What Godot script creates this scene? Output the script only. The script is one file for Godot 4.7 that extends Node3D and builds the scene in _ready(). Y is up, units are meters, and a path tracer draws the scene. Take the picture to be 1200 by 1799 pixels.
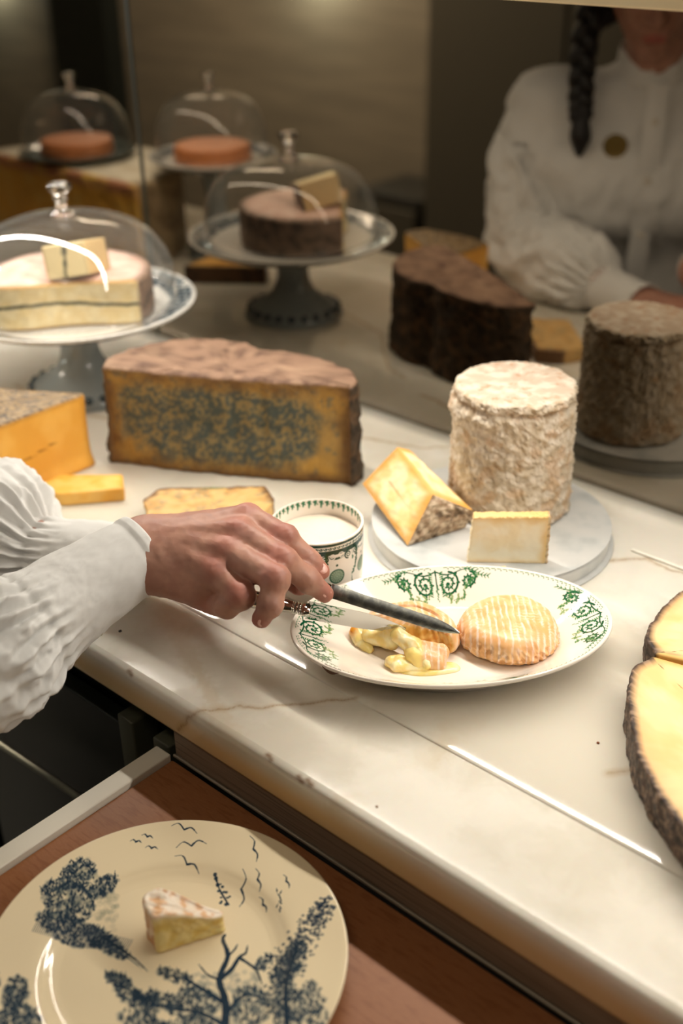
extends Node3D
# A cheese counter in front of a mirror wall. Units are metres; the mirror plane is z = 0, the counter top y = 0, the counter runs along x.

var nz := FastNoiseLite.new()
var rng := RandomNumberGenerator.new()
var brushes := {}


# ---------------------------------------------------------------- mesh building
class Mb:
	var v := PackedVector3Array()
	var t := PackedVector2Array()
	var c := PackedColorArray()
	var ix := PackedInt32Array()

	func vert(p: Vector3, uv := Vector2.ZERO, col := Color.WHITE) -> int:
		v.append(p); t.append(uv); c.append(col)
		return v.size() - 1

	func tri(a: int, b: int, d: int) -> void:
		ix.append(a); ix.append(b); ix.append(d)

	func quad(a: int, b: int, d: int, e: int) -> void:
		tri(a, b, d); tri(a, d, e)

	# rows of points, each row as long as the next; closed joins the row's end to its start
	func rows(n_rows: int, n: int, start: int, closed: bool) -> void:
		for j in n_rows - 1:
			for i in (n if closed else n - 1):
				var k := (i + 1) % n
				quad(start + j * n + i, start + (j + 1) * n + i, start + (j + 1) * n + k, start + j * n + k)

	func grid(nu: int, nv: int, f: Callable, cf = null) -> void:
		var s := v.size()
		for j in nv + 1:
			for i in nu + 1:
				var a := float(i) / nu
				var b := float(j) / nv
				var p: Vector3 = f.call(a, b)
				vert(p, Vector2(a, b), cf.call(p, a, b) if cf != null else Color.WHITE)
		rows(nv + 1, nu + 1, s, false)

	# an open box with every edge chamfered: six faces, twelve bevels, eight corners, at a place and basis
	func box(at: Vector3, size: Vector3, bev := 0.0015, bas := Basis.IDENTITY) -> void:
		var h := size / 2.0
		bev = minf(bev, minf(h.x, minf(h.y, h.z)) * 0.9)
		var id := {}
		for sx in [-1, 1]:
			for sy in [-1, 1]:
				for sz in [-1, 1]:
					for ax in 3:
						var p := Vector3(sx * (h.x - (0.0 if ax == 0 else bev)), sy * (h.y - (0.0 if ax == 1 else bev)), sz * (h.z - (0.0 if ax == 2 else bev)))
						var uv := Vector2(p.x, p.z)
						if ax == 0: uv = Vector2(p.z, p.y)
						if ax == 2: uv = Vector2(p.x, p.y)
						id[[sx, sy, sz, ax]] = vert(at + bas * p, uv)
		for s in [-1, 1]:
			out4(id[[s, -1, -1, 0]], id[[s, 1, -1, 0]], id[[s, 1, 1, 0]], id[[s, -1, 1, 0]], at)
			out4(id[[-1, s, -1, 1]], id[[1, s, -1, 1]], id[[1, s, 1, 1]], id[[-1, s, 1, 1]], at)
			out4(id[[-1, -1, s, 2]], id[[1, -1, s, 2]], id[[1, 1, s, 2]], id[[-1, 1, s, 2]], at)
			for q in [-1, 1]:
				out4(id[[-1, s, q, 1]], id[[1, s, q, 1]], id[[1, s, q, 2]], id[[-1, s, q, 2]], at)
				out4(id[[s, -1, q, 0]], id[[s, 1, q, 0]], id[[s, 1, q, 2]], id[[s, -1, q, 2]], at)
				out4(id[[s, q, -1, 0]], id[[s, q, 1, 0]], id[[s, q, 1, 1]], id[[s, q, -1, 1]], at)
				for r in [-1, 1]:
					out3(id[[s, q, r, 0]], id[[s, q, r, 1]], id[[s, q, r, 2]], at)

	func out3(a: int, b: int, d: int, mid: Vector3) -> void:
		if (v[d] - v[a]).cross(v[b] - v[a]).dot(v[a] - mid) < 0.0:
			tri(a, d, b)
		else:
			tri(a, b, d)

	func out4(a: int, b: int, d: int, e: int, mid: Vector3) -> void:
		out3(a, b, d, mid); out3(a, d, e, mid)

	func turn_outward(from := 0) -> void:
		var mid := Vector3.ZERO
		for i in range(from, ix.size()): mid += v[ix[i]]
		mid /= maxf(1.0, ix.size() - from)
		var vol := 0.0
		for i in range(from, ix.size(), 3):
			vol += (v[ix[i]] - mid).dot((v[ix[i + 1]] - mid).cross(v[ix[i + 2]] - mid))
		if vol > 0.0:
			for i in range(from, ix.size(), 3):
				var k := ix[i + 1]
				ix[i + 1] = ix[i + 2]; ix[i + 2] = k

	func done(crease := 0.45) -> ArrayMesh:
		var n := PackedVector3Array()
		n.resize(v.size())
		for i in range(0, ix.size(), 3):
			var f := (v[ix[i + 2]] - v[ix[i]]).cross(v[ix[i + 1]] - v[ix[i]])
			n[ix[i]] += f; n[ix[i + 1]] += f; n[ix[i + 2]] += f
		var at := {}
		for i in v.size():
			var key := Vector3i((v[i] * 40000.0).round())
			if at.has(key): at[key].append(i)
			else: at[key] = [i]
		var m := n.duplicate()
		for key in at:
			var l: Array = at[key]
			if l.size() > 1:
				for i in l:
					for j in l:
						if i != j and n[i].normalized().dot(n[j].normalized()) > crease: m[i] += n[j]
		for i in m.size(): m[i] = m[i].normalized() if m[i].length_squared() > 0.0 else Vector3.UP
		var arr := []
		arr.resize(Mesh.ARRAY_MAX)
		arr[Mesh.ARRAY_VERTEX] = v; arr[Mesh.ARRAY_NORMAL] = m; arr[Mesh.ARRAY_TEX_UV] = t; arr[Mesh.ARRAY_COLOR] = c; arr[Mesh.ARRAY_INDEX] = ix
		var am := ArrayMesh.new()
		am.add_surface_from_arrays(Mesh.PRIMITIVE_TRIANGLES, arr)
		return am


# a field of distances on a grid, joined with a smooth minimum and meshed with surface nets
class Field:
	var o: Vector3
	var h: float
	var n: Vector3i
	var d := PackedFloat32Array()

	func _init(lo: Vector3, hi: Vector3, cell: float) -> void:
		o = lo; h = cell
		n = Vector3i(((hi - lo) / cell).ceil()) + Vector3i.ONE
		d.resize(n.x * n.y * n.z)
		d.fill(1.0)

	# tapered capsule; sq squeezes space (1 / half-width ratios) along the axes of bas before measuring
	func cap(a: Vector3, b: Vector3, ra: float, rb: float, k := 0.01, sq := Vector3.ONE, bas := Basis.IDENTITY) -> void:
		var reach := maxf(ra, rb) / minf(sq.x, minf(sq.y, sq.z)) + k + 2.0 * h
		var lo := Vector3i(((a.min(b) - Vector3.ONE * reach - o) / h).floor()).clamp(Vector3i.ZERO, n - Vector3i.ONE)
		var hi := Vector3i(((a.max(b) + Vector3.ONE * reach - o) / h).ceil()).clamp(Vector3i.ZERO, n - Vector3i.ONE)
		var plain := sq == Vector3.ONE
		var inv := bas.transposed()
		var ab := b - a if plain else (inv * (b - a)) * sq
		var l2 := maxf(ab.length_squared(), 1e-12)
		for z in range(lo.z, hi.z + 1):
			for y in range(lo.y, hi.y + 1):
				var row := (z * n.y + y) * n.x
				for x in range(lo.x, hi.x + 1):
					var p := o + Vector3(x, y, z) * h - a
					if not plain: p = (inv * p) * sq
					var s := clampf(p.dot(ab) / l2, 0.0, 1.0)
					var e := (p - ab * s).length() - lerpf(ra, rb, s)
					var g := d[row + x]
					var w := maxf(k - absf(g - e), 0.0) / k
					d[row + x] = minf(g, e) - w * w * k * 0.25

	# what lies inside this capsule is taken away
	func carve(a: Vector3, b: Vector3, ra: float, rb: float, k := 0.003) -> void:
		var reach := maxf(ra, rb) + k + 2.0 * h
		var lo := Vector3i(((a.min(b) - Vector3.ONE * reach - o) / h).floor()).clamp(Vector3i.ZERO, n - Vector3i.ONE)
		var hi := Vector3i(((a.max(b) + Vector3.ONE * reach - o) / h).ceil()).clamp(Vector3i.ZERO, n - Vector3i.ONE)
		var ab := b - a
		var l2 := maxf(ab.length_squared(), 1e-12)
		for z in range(lo.z, hi.z + 1):
			for y in range(lo.y, hi.y + 1):
				var row := (z * n.y + y) * n.x
				for x in range(lo.x, hi.x + 1):
					var p := o + Vector3(x, y, z) * h - a
					var s := clampf(p.dot(ab) / l2, 0.0, 1.0)
					var e := lerpf(ra, rb, s) - (p - ab * s).length()
					var g := d[row + x]
					var w := maxf(k - absf(g - e), 0.0) / k
					d[row + x] = maxf(g, e) + w * w * k * 0.25

	func mesh_into(m: Mb, colf = null, move = null) -> void:
		var s := m.v.size()
		var first := m.ix.size()
		var idx := PackedInt32Array()
		idx.resize(d.size())
		idx.fill(-1)
		var sx := 1
		var sy := n.x
		var sz := n.x * n.y
		var off := [0, sx, sy, sx + sy, sz, sx + sz, sy + sz, sx + sy + sz]
		var corner := [Vector3(0, 0, 0), Vector3(1, 0, 0), Vector3(0, 1, 0), Vector3(1, 1, 0), Vector3(0, 0, 1), Vector3(1, 0, 1), Vector3(0, 1, 1), Vector3(1, 1, 1)]
		var edges := [[0, 1], [2, 3], [4, 5], [6, 7], [0, 2], [1, 3], [4, 6], [5, 7], [0, 4], [1, 5], [2, 6], [3, 7]]
		for z in n.z - 1:
			for y in n.y - 1:
				var row := z * sz + y * sy
				for x in n.x - 1:
					var b := row + x
					var v0 := d[b]
					if absf(v0) > 2.5 * h: continue
					var pos := 0
					for q in off:
						if d[b + q] > 0.0: pos += 1
					if pos == 0 or pos == 8: continue
					var sum := Vector3.ZERO
					var cnt := 0
					for e in edges:
						var da := d[b + off[e[0]]]
						var db := d[b + off[e[1]]]
						if (da > 0.0) != (db > 0.0):
							sum += (corner[e[0]] as Vector3).lerp(corner[e[1]], da / (da - db)); cnt += 1
					var p := o + (Vector3(x, y, z) + sum / cnt) * h
					idx[b] = m.vert(p)
		for z in range(1, n.z - 1):
			for y in range(1, n.y - 1):
				for x in range(1, n.x - 1):
					var b := z * sz + y * sy + x
					var v0 := d[b]
					if absf(v0) > 2.5 * h: continue
					var inside := v0 <= 0.0
					for q in [[sx, sy, sz], [sy, sz, sx], [sz, sx, sy]]:
						if (d[b + q[0]] <= 0.0) == inside: continue
						var a0 := idx[b]
						var a1 := idx[b - q[1]]
						var a2 := idx[b - q[1] - q[2]]
						var a3 := idx[b - q[2]]
						if a0 < 0 or a1 < 0 or a2 < 0 or a3 < 0: continue
						if inside: m.quad(a0, a1, a2, a3)
						else: m.quad(a0, a3, a2, a1)
		if move != null:
			for i in range(s, m.v.size()): m.v[i] = move.call(m.v[i])
		if colf != null:
			for i in range(s, m.v.size()): m.c[i] = colf.call(m.v[i])
		m.turn_outward(first)


func fbm(p: Vector3, f: float) -> float:
	return nz.get_noise_3d(p.x * f, p.y * f, p.z * f)


func L(hex: String) -> Color:
	return Color(hex).srgb_to_linear()


func cat3(p: Array, t: float) -> Vector3:      # a smooth curve through points, t from 0 to 1
	var n := p.size() - 1
	var x := clampf(t, 0.0, 1.0) * n
	var i := mini(int(x), n - 1)
	return (p[i] as Vector3).cubic_interpolate(p[i + 1], p[maxi(i - 1, 0)], p[mini(i + 2, n)], x - i)


func cat1(p: Array, t: float) -> float:
	var n := p.size() - 1
	var x := clampf(t, 0.0, 1.0) * n
	var i := mini(int(x), n - 1)
	return cubic_interpolate(p[i], p[i + 1], p[maxi(i - 1, 0)], p[mini(i + 2, n)], x - i)


func smooth2(p: Array, per: int) -> PackedVector2Array:
	var out := PackedVector2Array()
	for i in p.size() - 1:
		for k in per:
			out.append((p[i] as Vector2).cubic_interpolate(p[i + 1], p[maxi(i - 1, 0)], p[mini(i + 2, p.size() - 1)], float(k) / per))
	out.append(p[-1])
	return out


func closed2(p: Array, per: int) -> PackedVector2Array:    # a smooth closed outline
	var out := PackedVector2Array()
	var n := p.size()
	for i in n:
		for k in per:
			out.append((p[i] as Vector2).cubic_interpolate(p[(i + 1) % n], p[(i + n - 1) % n], p[(i + 2) % n], float(k) / per))
	return out


func poly2(p: Array, step: float, round_r := 0.0) -> PackedVector2Array:   # straight sides, sampled; corners cut by round_r
	var out := PackedVector2Array()
	var n := p.size()
	for i in n:
		var a: Vector2 = p[i]
		var b: Vector2 = p[(i + 1) % n]
		var l := a.distance_to(b)
		var a2 := a.lerp(b, minf(round_r / l, 0.4))
		var b2 := a.lerp(b, 1.0 - minf(round_r / l, 0.4))
		var k := maxi(2, int(a2.distance_to(b2) / step))
		for j in k + 1: out.append(a2.lerp(b2, float(j) / k))
		if round_r > 0.0:
			var c2 := b.lerp(p[(i + 2) % n], minf(round_r / b.distance_to(p[(i + 2) % n]), 0.4))
			for j in [0.33, 0.66]: out.append(b2.lerp(b, j).lerp(b.lerp(c2, j), j))
	return out


# profile (radius, height) turned about y at a place; push moves a point, colf colours it
func lathe(b: Mb, prof: PackedVector2Array, seg: int, at: Vector3, push = null, colf = null, sx := 1.0, sz := 1.0, bas := Basis.IDENTITY) -> void:
	var first := b.ix.size()
	var s := b.v.size()
	for j in prof.size():
		for i in seg + 1:
			var a := TAU * i / seg
			var p := at + bas * Vector3(cos(a) * prof[j].x * sx, prof[j].y, sin(a) * prof[j].x * sz)
			if push != null: p = push.call(p, Vector3(cos(a), 0, sin(a)), j)
			b.vert(p, Vector2(float(i) / seg, float(j) / (prof.size() - 1)), colf.call(p, float(i) / seg, j) if colf != null else Color.WHITE)
	b.rows(prof.size(), seg + 1, s, false)
	b.turn_outward(first)


# a tube along a smooth curve, with radii, closed at both ends
func tube(b: Mb, path: Array, rad: Array, seg: int, n: int, push = null, colf = null, squash := 1.0, flat_dir := Vector3.UP) -> void:
	var first := b.ix.size()
	var s := b.v.size()
	var up := flat_dir
	for j in n + 3:
		var t := clampf(float(j - 1) / n, 0.0, 1.0)
		var p := cat3(path, t)
		var f := (cat3(path, minf(t + 0.01, 1.0)) - cat3(path, maxf(t - 0.01, 0.0))).normalized()
		var r := cat1(rad, t) if j > 0 and j < n + 2 else 0.0
		var side := f.cross(up).normalized()
		up = side.cross(f).normalized()
		for i in seg + 1:
			var a := TAU * i / seg
			var dir := side * cos(a) + up * sin(a) * squash
			var q := p + dir * r
			if push != null and r > 0.0: q = push.call(q, dir, a, t)
			b.vert(q, Vector2(float(i) / seg, t), colf.call(q, t) if colf != null else Color.WHITE)
	b.rows(n + 3, seg + 1, s, false)
	b.turn_outward(first)


# an outline in x and z raised through rings of (inset, y), capped below and above. push(p, outward, tag, k) with tag 0 below, 1 side, 2 above; colf(p, tag, k), k the place along the outline
func loft(b: Mb, outl: PackedVector2Array, rings: Array, capn: int, push = null, colf = null, radial := false) -> void:
	var first := b.ix.size()
	var s := b.v.size()
	var n := outl.size()
	var mid := Vector2.ZERO
	for p in outl: mid += p / n
	var nrm := PackedVector2Array()
	var area := 0.0
	for i in n: area += outl[i].cross(outl[(i + 1) % n])
	for i in n:
		var e := outl[(i + 1) % n] - outl[(i + n - 1) % n]
		nrm.append((Vector2(e.y, -e.x) if area > 0.0 else Vector2(-e.y, e.x)).normalized())
	var rows := 0
	for ring in rings.size() + 2 * capn:
		var tag := 1
		var k := ring - capn
		var t := 0.0
		if ring < capn:
			tag = 0; k = 0; t = 1.0 - float(ring) / capn
		elif k >= rings.size():
			tag = 2; t = float(k - rings.size() + 1) / capn; k = rings.size() - 1
		var r: Vector2 = rings[k]
		for i in n:
			var q := (outl[i] - ((outl[i] - mid).normalized() if radial else nrm[i]) * r.x).lerp(mid, t)
			var p := Vector3(q.x, r.y, q.y)
			var out := Vector3(nrm[i].x, 0, nrm[i].y)
			if tag != 1: out = Vector3(0, -1 if tag == 0 else 1, 0)
			if push != null: p = push.call(p, out, tag, float(i) / n)
			b.vert(p, Vector2(p.x, p.z), colf.call(p, tag, float(i) / n) if colf != null else Color.WHITE)
		rows += 1
	b.rows(rows, n, s, true)
	b.turn_outward(first)


func rings_of(h0: float, h1: float, bev: float, n: int, slope := 0.0) -> Array:
	var out := [Vector2(bev, h0), Vector2(bev * 0.3, h0 + bev * 0.3)]
	for j in n + 1: out.append(Vector2(slope * j / n, lerpf(h0 + bev, h1 - bev, float(j) / n)))
	out.append(Vector2(slope + bev * 0.3, h1 - bev * 0.3)); out.append(Vector2(slope + bev, h1))
	return out


# ---------------------------------------------------------------- nodes
func tag(o: Node, label: String, category: String, group := "", kind := "") -> void:
	if label: o.set_meta("label", label)
	if category: o.set_meta("category", category)
	if group: o.set_meta("group", group)
	if kind: o.set_meta("kind", kind)


func thing(called: String, label: String, category: String, at: Vector3, group := "") -> Node3D:
	var o := Node3D.new()
	o.name = numbered(called)
	add_child(o)
	o.position = at
	tag(o, label, category, group)
	return o


func numbered(called: String) -> String:
	var k := 0
	var s := called
	while has_node(NodePath(s)):
		k += 1
		s = "%s_%03d" % [called, k]
	return s


# one named mesh; its builder is in world coordinates and is moved into the parent's frame
func part(parent: Node3D, called: String, b: Mb, m: Material, crease := 0.45, label := "") -> MeshInstance3D:
	var o := MeshInstance3D.new()
	o.name = called
	if parent != self and parent.name != called:
		pass
	var shift := Vector3.ZERO
	var q: Node = parent
	while q != self:
		shift += (q as Node3D).position
		q = q.get_parent()
	if shift != Vector3.ZERO:
		for i in b.v.size(): b.v[i] -= shift
	o.mesh = b.done(crease)
	o.material_override = m
	parent.add_child(o, true)
	if label: o.set_meta("label", label)
	return o


func lone(called: String, b: Mb, m: Material, label: String, category: String, at: Vector3, group := "", kind := "", crease := 0.45) -> MeshInstance3D:
	for i in b.v.size(): b.v[i] -= at
	var o := MeshInstance3D.new()
	o.name = numbered(called)
	o.mesh = b.done(crease)
	o.material_override = m
	add_child(o)
	o.position = at
	tag(o, label, category, group, kind)
	return o


func mat(hex: String, rough := 0.6, metal := 0.0, vc := false) -> StandardMaterial3D:
	var m := StandardMaterial3D.new()
	m.albedo_color = Color(hex)
	m.roughness = rough
	m.metallic = metal
	if vc:
		m.vertex_color_use_as_albedo = true
		m.albedo_color = Color.WHITE
	return m


func noise_tex(freq: float, w := 256, hgt := 256, oct := 4, seed_ := 3) -> NoiseTexture2D:
	var n := FastNoiseLite.new()
	n.noise_type = FastNoiseLite.TYPE_SIMPLEX_SMOOTH
	n.seed = seed_
	n.frequency = freq
	n.fractal_octaves = oct
	var t := NoiseTexture2D.new()
	t.width = w; t.height = hgt; t.noise = n; t.seamless = true; t.generate_mipmaps = false
	return t


func bumpy(m: StandardMaterial3D, t: Texture2D, depth_cm: float, scale: float) -> StandardMaterial3D:
	m.heightmap_enabled = true
	m.heightmap_texture = t
	m.heightmap_scale = depth_cm
	m.uv1_triplanar = true
	m.uv1_scale = Vector3.ONE * scale
	return m


# ---------------------------------------------------------------- drawing flat print
func brush(r: int, col: Color) -> Image:
	var key := [r, col]
	if not brushes.has(key):
		var im := Image.create(2 * r + 1, 2 * r + 1, false, Image.FORMAT_RGBA8)
		for y in 2 * r + 1:
			for x in 2 * r + 1:
				var a := clampf(r + 0.5 - Vector2(x - r, y - r).length(), 0.0, 1.0)
				im.set_pixel(x, y, Color(col.r, col.g, col.b, col.a * a))
		brushes[key] = im
	return brushes[key]


func dab(im: Image, p: Vector2, r: float, col: Color) -> void:
	var k := maxi(0, int(round(r)))
	im.blend_rect(brush(k, col), Rect2i(0, 0, 2 * k + 1, 2 * k + 1), Vector2i(p.round()) - Vector2i(k, k))


func stroke(im: Image, pts: Array, r0: float, r1: float, col: Color) -> void:
	for i in pts.size() - 1:
		var a: Vector2 = pts[i]
		var b: Vector2 = pts[i + 1]
		var n := maxi(1, int(a.distance_to(b) / maxf(0.7, minf(r0, r1))))
		for k in n:
			var f := (i + float(k) / n) / (pts.size() - 1)
			dab(im, a.lerp(b, float(k) / n), lerpf(r0, r1, f), col)
	dab(im, pts[-1], r1, col)


func spiral(c: Vector2, r: float, a0: float, turns: float) -> Array:
	var out := []
	for i in 40:
		var t := i / 39.0
		out.append(c + Vector2.from_angle(a0 + turns * TAU * t) * r * (1.0 - 0.85 * t))
	return out


func as_tex(im: Image) -> ImageTexture:
	return ImageTexture.create_from_image(im)


# ---------------------------------------------------------------- the scene
func _ready() -> void:
	# camera, exposure, large lights
	var cam := Camera3D.new()
	cam.name = "camera"
	cam.transform = Transform3D(Basis(Vector3(0.7460, -0.0118, -0.6658).normalized(), Vector3(-0.3132, 0.8739, -0.3716).normalized(), Vector3(0.5820, 0.4858, 0.6521).normalized()).orthonormalized(), Vector3(0, 0.6, 1.0303))
	var att := CameraAttributesPhysical.new()
	att.frustum_focal_length = 26.87
	att.frustum_focus_distance = 0.965
	att.exposure_aperture = 1.9
	cam.attributes = att
	cam.fov = 48.13
	cam.near = 0.05
	cam.far = 40.0
	add_child(cam)
	cam.current = true

	var env := Environment.new()
	env.background_mode = Environment.BG_COLOR
	env.background_color = Color(0.01, 0.01, 0.01)
	env.tonemap_mode = Environment.TONE_MAPPER_LINEAR
	env.tonemap_exposure = EXPOSURE
	env.sdfgi_enabled = true
	env.ssao_enabled = true
	env.ssil_enabled = true
	var we := WorldEnvironment.new()
	we.name = "environment"
	we.environment = env
	add_child(we)

	area("shelf_led_light", Vector3(-0.45, 0.5255, 0.1695), Vector3(0, -1, 1.2), Vector2(2.7, 0.03), Color(1.0, 0.972, 0.925), LED)
	area("ceiling_panel_light", Vector3(-0.35, 1.535, 1.35), Vector3(-0.15, -1, -0.35), Vector2(1.1, 0.3), Color(1.0, 0.95, 0.88), CEIL)
	area("rear_wall_fill", Vector3(-3.2, 1.535, 1.75), Vector3(0, -1, 0.35), Vector2(1.1, 0.3), Color(1.0, 0.94, 0.86), REAR_FILL)  # unseen fill added to brighten the back wall in the mirror

	nz.noise_type = FastNoiseLite.TYPE_SIMPLEX_SMOOTH
	nz.frequency = 1.0
	nz.fractal_octaves = 4
	nz.seed = 11
	rng.seed = 5

	room()
	counter()
	mirror_wall()
	pull_out_board()
	blue_cheese()
	big_wheel()
	cake_stand_front()
	far_cheese()
	speckled_cheese()
	slices()
	board_and_goat()
	cup()
	oval_plate()
	soft_cheeses()
	knives()
	landscape_plate()
	crumbs()
	woman()


const EXPOSURE := 1.0
const LED := 1.95
const CEIL := 0.43
const REAR_FILL := 15.0


func area(called: String, at: Vector3, towards: Vector3, size: Vector2, col: Color, energy: float) -> void:
	var l := AreaLight3D.new()
	l.name = called
	l.area_size = size
	l.light_color = col
	l.light_energy = energy
	if "area_range" in l: l.set("area_range", 12.0)
	if "area_attenuation" in l: l.set("area_attenuation", 2.0)
	l.shadow_enabled = true
	add_child(l)
	var z := -towards.normalized()
	var x := Vector3.RIGHT
	var y := z.cross(x).normalized()
	l.transform = Transform3D(Basis(y.cross(z), y, z), at)


func boxed(called: String, lo: Vector3, hi: Vector3, m: Material, kind := "structure", label := "", category := "", bev := 0.002) -> MeshInstance3D:
	var b := Mb.new()
	b.box((lo + hi) / 2.0, hi - lo, bev)
	return lone(called, b, m, label, category, Vector3((lo.x + hi.x) / 2, lo.y, (lo.z + hi.z) / 2), "", kind)


func room() -> void:
	# wall panelling with a long horizontal grain
	var grain := noise_tex(0.012, 512, 512, 4, 8)
	var wallm := mat("8f8575", 0.55)
	var ramp := Gradient.new()
	ramp.offsets = PackedFloat32Array([0.0, 0.45, 0.6, 1.0])
	ramp.colors = PackedColorArray([Color("98928a"), Color("a09a90"), Color("a7a096"), Color("aea79c")])
	grain.color_ramp = ramp
	wallm.albedo_color = Color("e8e2d4")
	wallm.albedo_texture = grain
	wallm.uv1_triplanar = true
	wallm.uv1_world_triplanar = true
	wallm.uv1_scale = Vector3(0.25, 2.2, 0.25)
	boxed("floor", Vector3(-6.7, -1.1, -0.2), Vector3(2.5, -1.0, 2.9), mat("3a342c", 0.5))
	var pale := mat("b9b2a4", 0.9)
	boxed("ceiling", Vector3(-6.7, 1.6, -0.2), Vector3(2.5, 1.7, 2.9), pale)
	boxed("wall_back", Vector3(-6.7, -1.0, 2.6), Vector3(2.5, 1.6, 2.75), wallm)
	boxed("wall_left", Vector3(-6.7, -1.0, -0.05), Vector3(-6.55, 1.6, 2.6), wallm)
	boxed("wall_right", Vector3(2.3, -1.0, -0.05), Vector3(2.45, 1.6, 2.6), wallm)
	boxed("wall_front", Vector3(-6.55, -1.0, -0.18), Vector3(2.3, 1.6, -0.012), pale)
	boxed("trim_1", Vector3(-5.05, -1.0, 2.5), Vector3(-4.62, 1.6, 2.6), mat("1d211d", 0.4))
	boxed("baseboard_back", Vector3(-4.62, -1.0, 2.585), Vector3(2.3, -0.9, 2.6), mat("2a2620", 0.5))

	# lit fittings of the room: a ceiling panel, an added panel brightening the back wall, and two small wall lamps whose light is seen in the mirror
	var dm := mat("fff4e0", 0.6)
	dm.emission_enabled = true
	dm.emission = Color(1.0, 0.93, 0.82)
	dm.emission_energy_multiplier = 1.5
	for k in 2:
		var p: Vector3 = [Vector3(-0.35, 1.56, 1.35), Vector3(-3.2, 1.56, 1.75)][k]
		var cl := thing("ceiling_light", ["rectangular ceiling light panel above the front of the counter", "added fill panel on the ceiling, brightening the panelled back wall"][k], "light", p)
		var b := Mb.new()
		b.box(p + Vector3(0, 0.02, 0), Vector3(1.2, 0.04, 0.4), 0.004)
		part(cl, "housing", b, mat("d8d4ca", 0.5))
		b = Mb.new()
		b.box(p + Vector3(0, -0.004, 0), Vector3(1.1, 0.012, 0.3), 0.003)
		part(cl, "diffuser", b, dm)
	for k in 2:
		var at: Vector3 = [Vector3(-3.36, 0.33, 2.52), Vector3(-5.62, 0.22, 2.52)][k]
		var w := thing("wall_lamp", ["small round wall lamp on the panelled back wall, seen mirrored at the top", "small round wall lamp on the panelled back wall, beyond the dark column"][k], "lamp", at, "")
		var m2 := Mb.new()
		lathe(m2, smooth2([Vector2(0.0001, 0), Vector2(0.06, 0), Vector2(0.065, 0.012), Vector2(0.02, 0.02), Vector2(0.0001, 0.02)], 4), 32, at + Vector3(0, 0, 0.08), null, null, 1, 1, Basis(Vector3.RIGHT, -PI / 2))
		part(w, "back_plate", m2, mat("77705f", 0.4, 0.8))
		m2 = Mb.new()
		lathe(m2, smooth2([Vector2(0.0001, -0.045), Vector2(0.03, -0.035), Vector2(0.045, 0.0), Vector2(0.03, 0.035), Vector2(0.0001, 0.045)], 5), 32, at)
		var gm := mat("fffaf0", 0.5)
		gm.emission_enabled = true
		gm.emission = Color(0.95, 1.0, 0.92)
		gm.emission_energy_multiplier = 2.0
		part(w, "globe", m2, gm)
		var ol := OmniLight3D.new()
		ol.name = "glow"
		ol.light_color = Color(0.95, 1.0, 0.97)
		ol.light_energy = [0.35, 0.35][k]
		ol.light_size = 0.03
		ol.omni_range = 10.0
		ol.omni_attenuation = 2.0
		ol.shadow_enabled = true
		w.add_child(ol)

	# added dark boxes standing in for dim falloff on the back wall, seen blurred in the mirror
	var dm2 := mat("5e5a4e", 0.6)
	var tall := thing("tall_shade_box", "added tall box standing in for shade on the back wall, mirrored behind the woman", "cabinet", Vector3(-1.75, -1.0, 2.42))
	var cb := Mb.new()
	cb.box(Vector3(-1.75, 0.2, 2.44), Vector3(1.66, 2.4, 0.3), 0.004)
	part(tall, "body", cb, dm2)
	for k in 3:
		cb = Mb.new()
		cb.box(Vector3(-2.295 + k * 0.545, 0.2, 2.28), Vector3(0.53, 2.36, 0.02), 0.003)
		part(tall, "door", cb, dm2)
		cb = Mb.new()
		cb.box(Vector3(-2.08 + k * 0.545, 0.0, 2.262), Vector3(0.012, 0.16, 0.016), 0.003)
		part(tall, "handle", cb, mat("6a6455", 0.4, 0.6))
	var low := thing("low_dark_box", "added low dark box left of the tall one, filling a dark area", "cabinet", Vector3(-2.745, -1.0, 2.42))
	cb = Mb.new()
	cb.box(Vector3(-2.745, -0.72, 2.43), Vector3(0.32, 0.56, 0.32), 0.004)
	part(low, "body", cb, mat("2a2822", 0.5))
	cb = Mb.new()
	cb.box(Vector3(-2.745, -0.73, 2.265), Vector3(0.30, 0.50, 0.018), 0.003)
	part(low, "door", cb, dm2)


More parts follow.
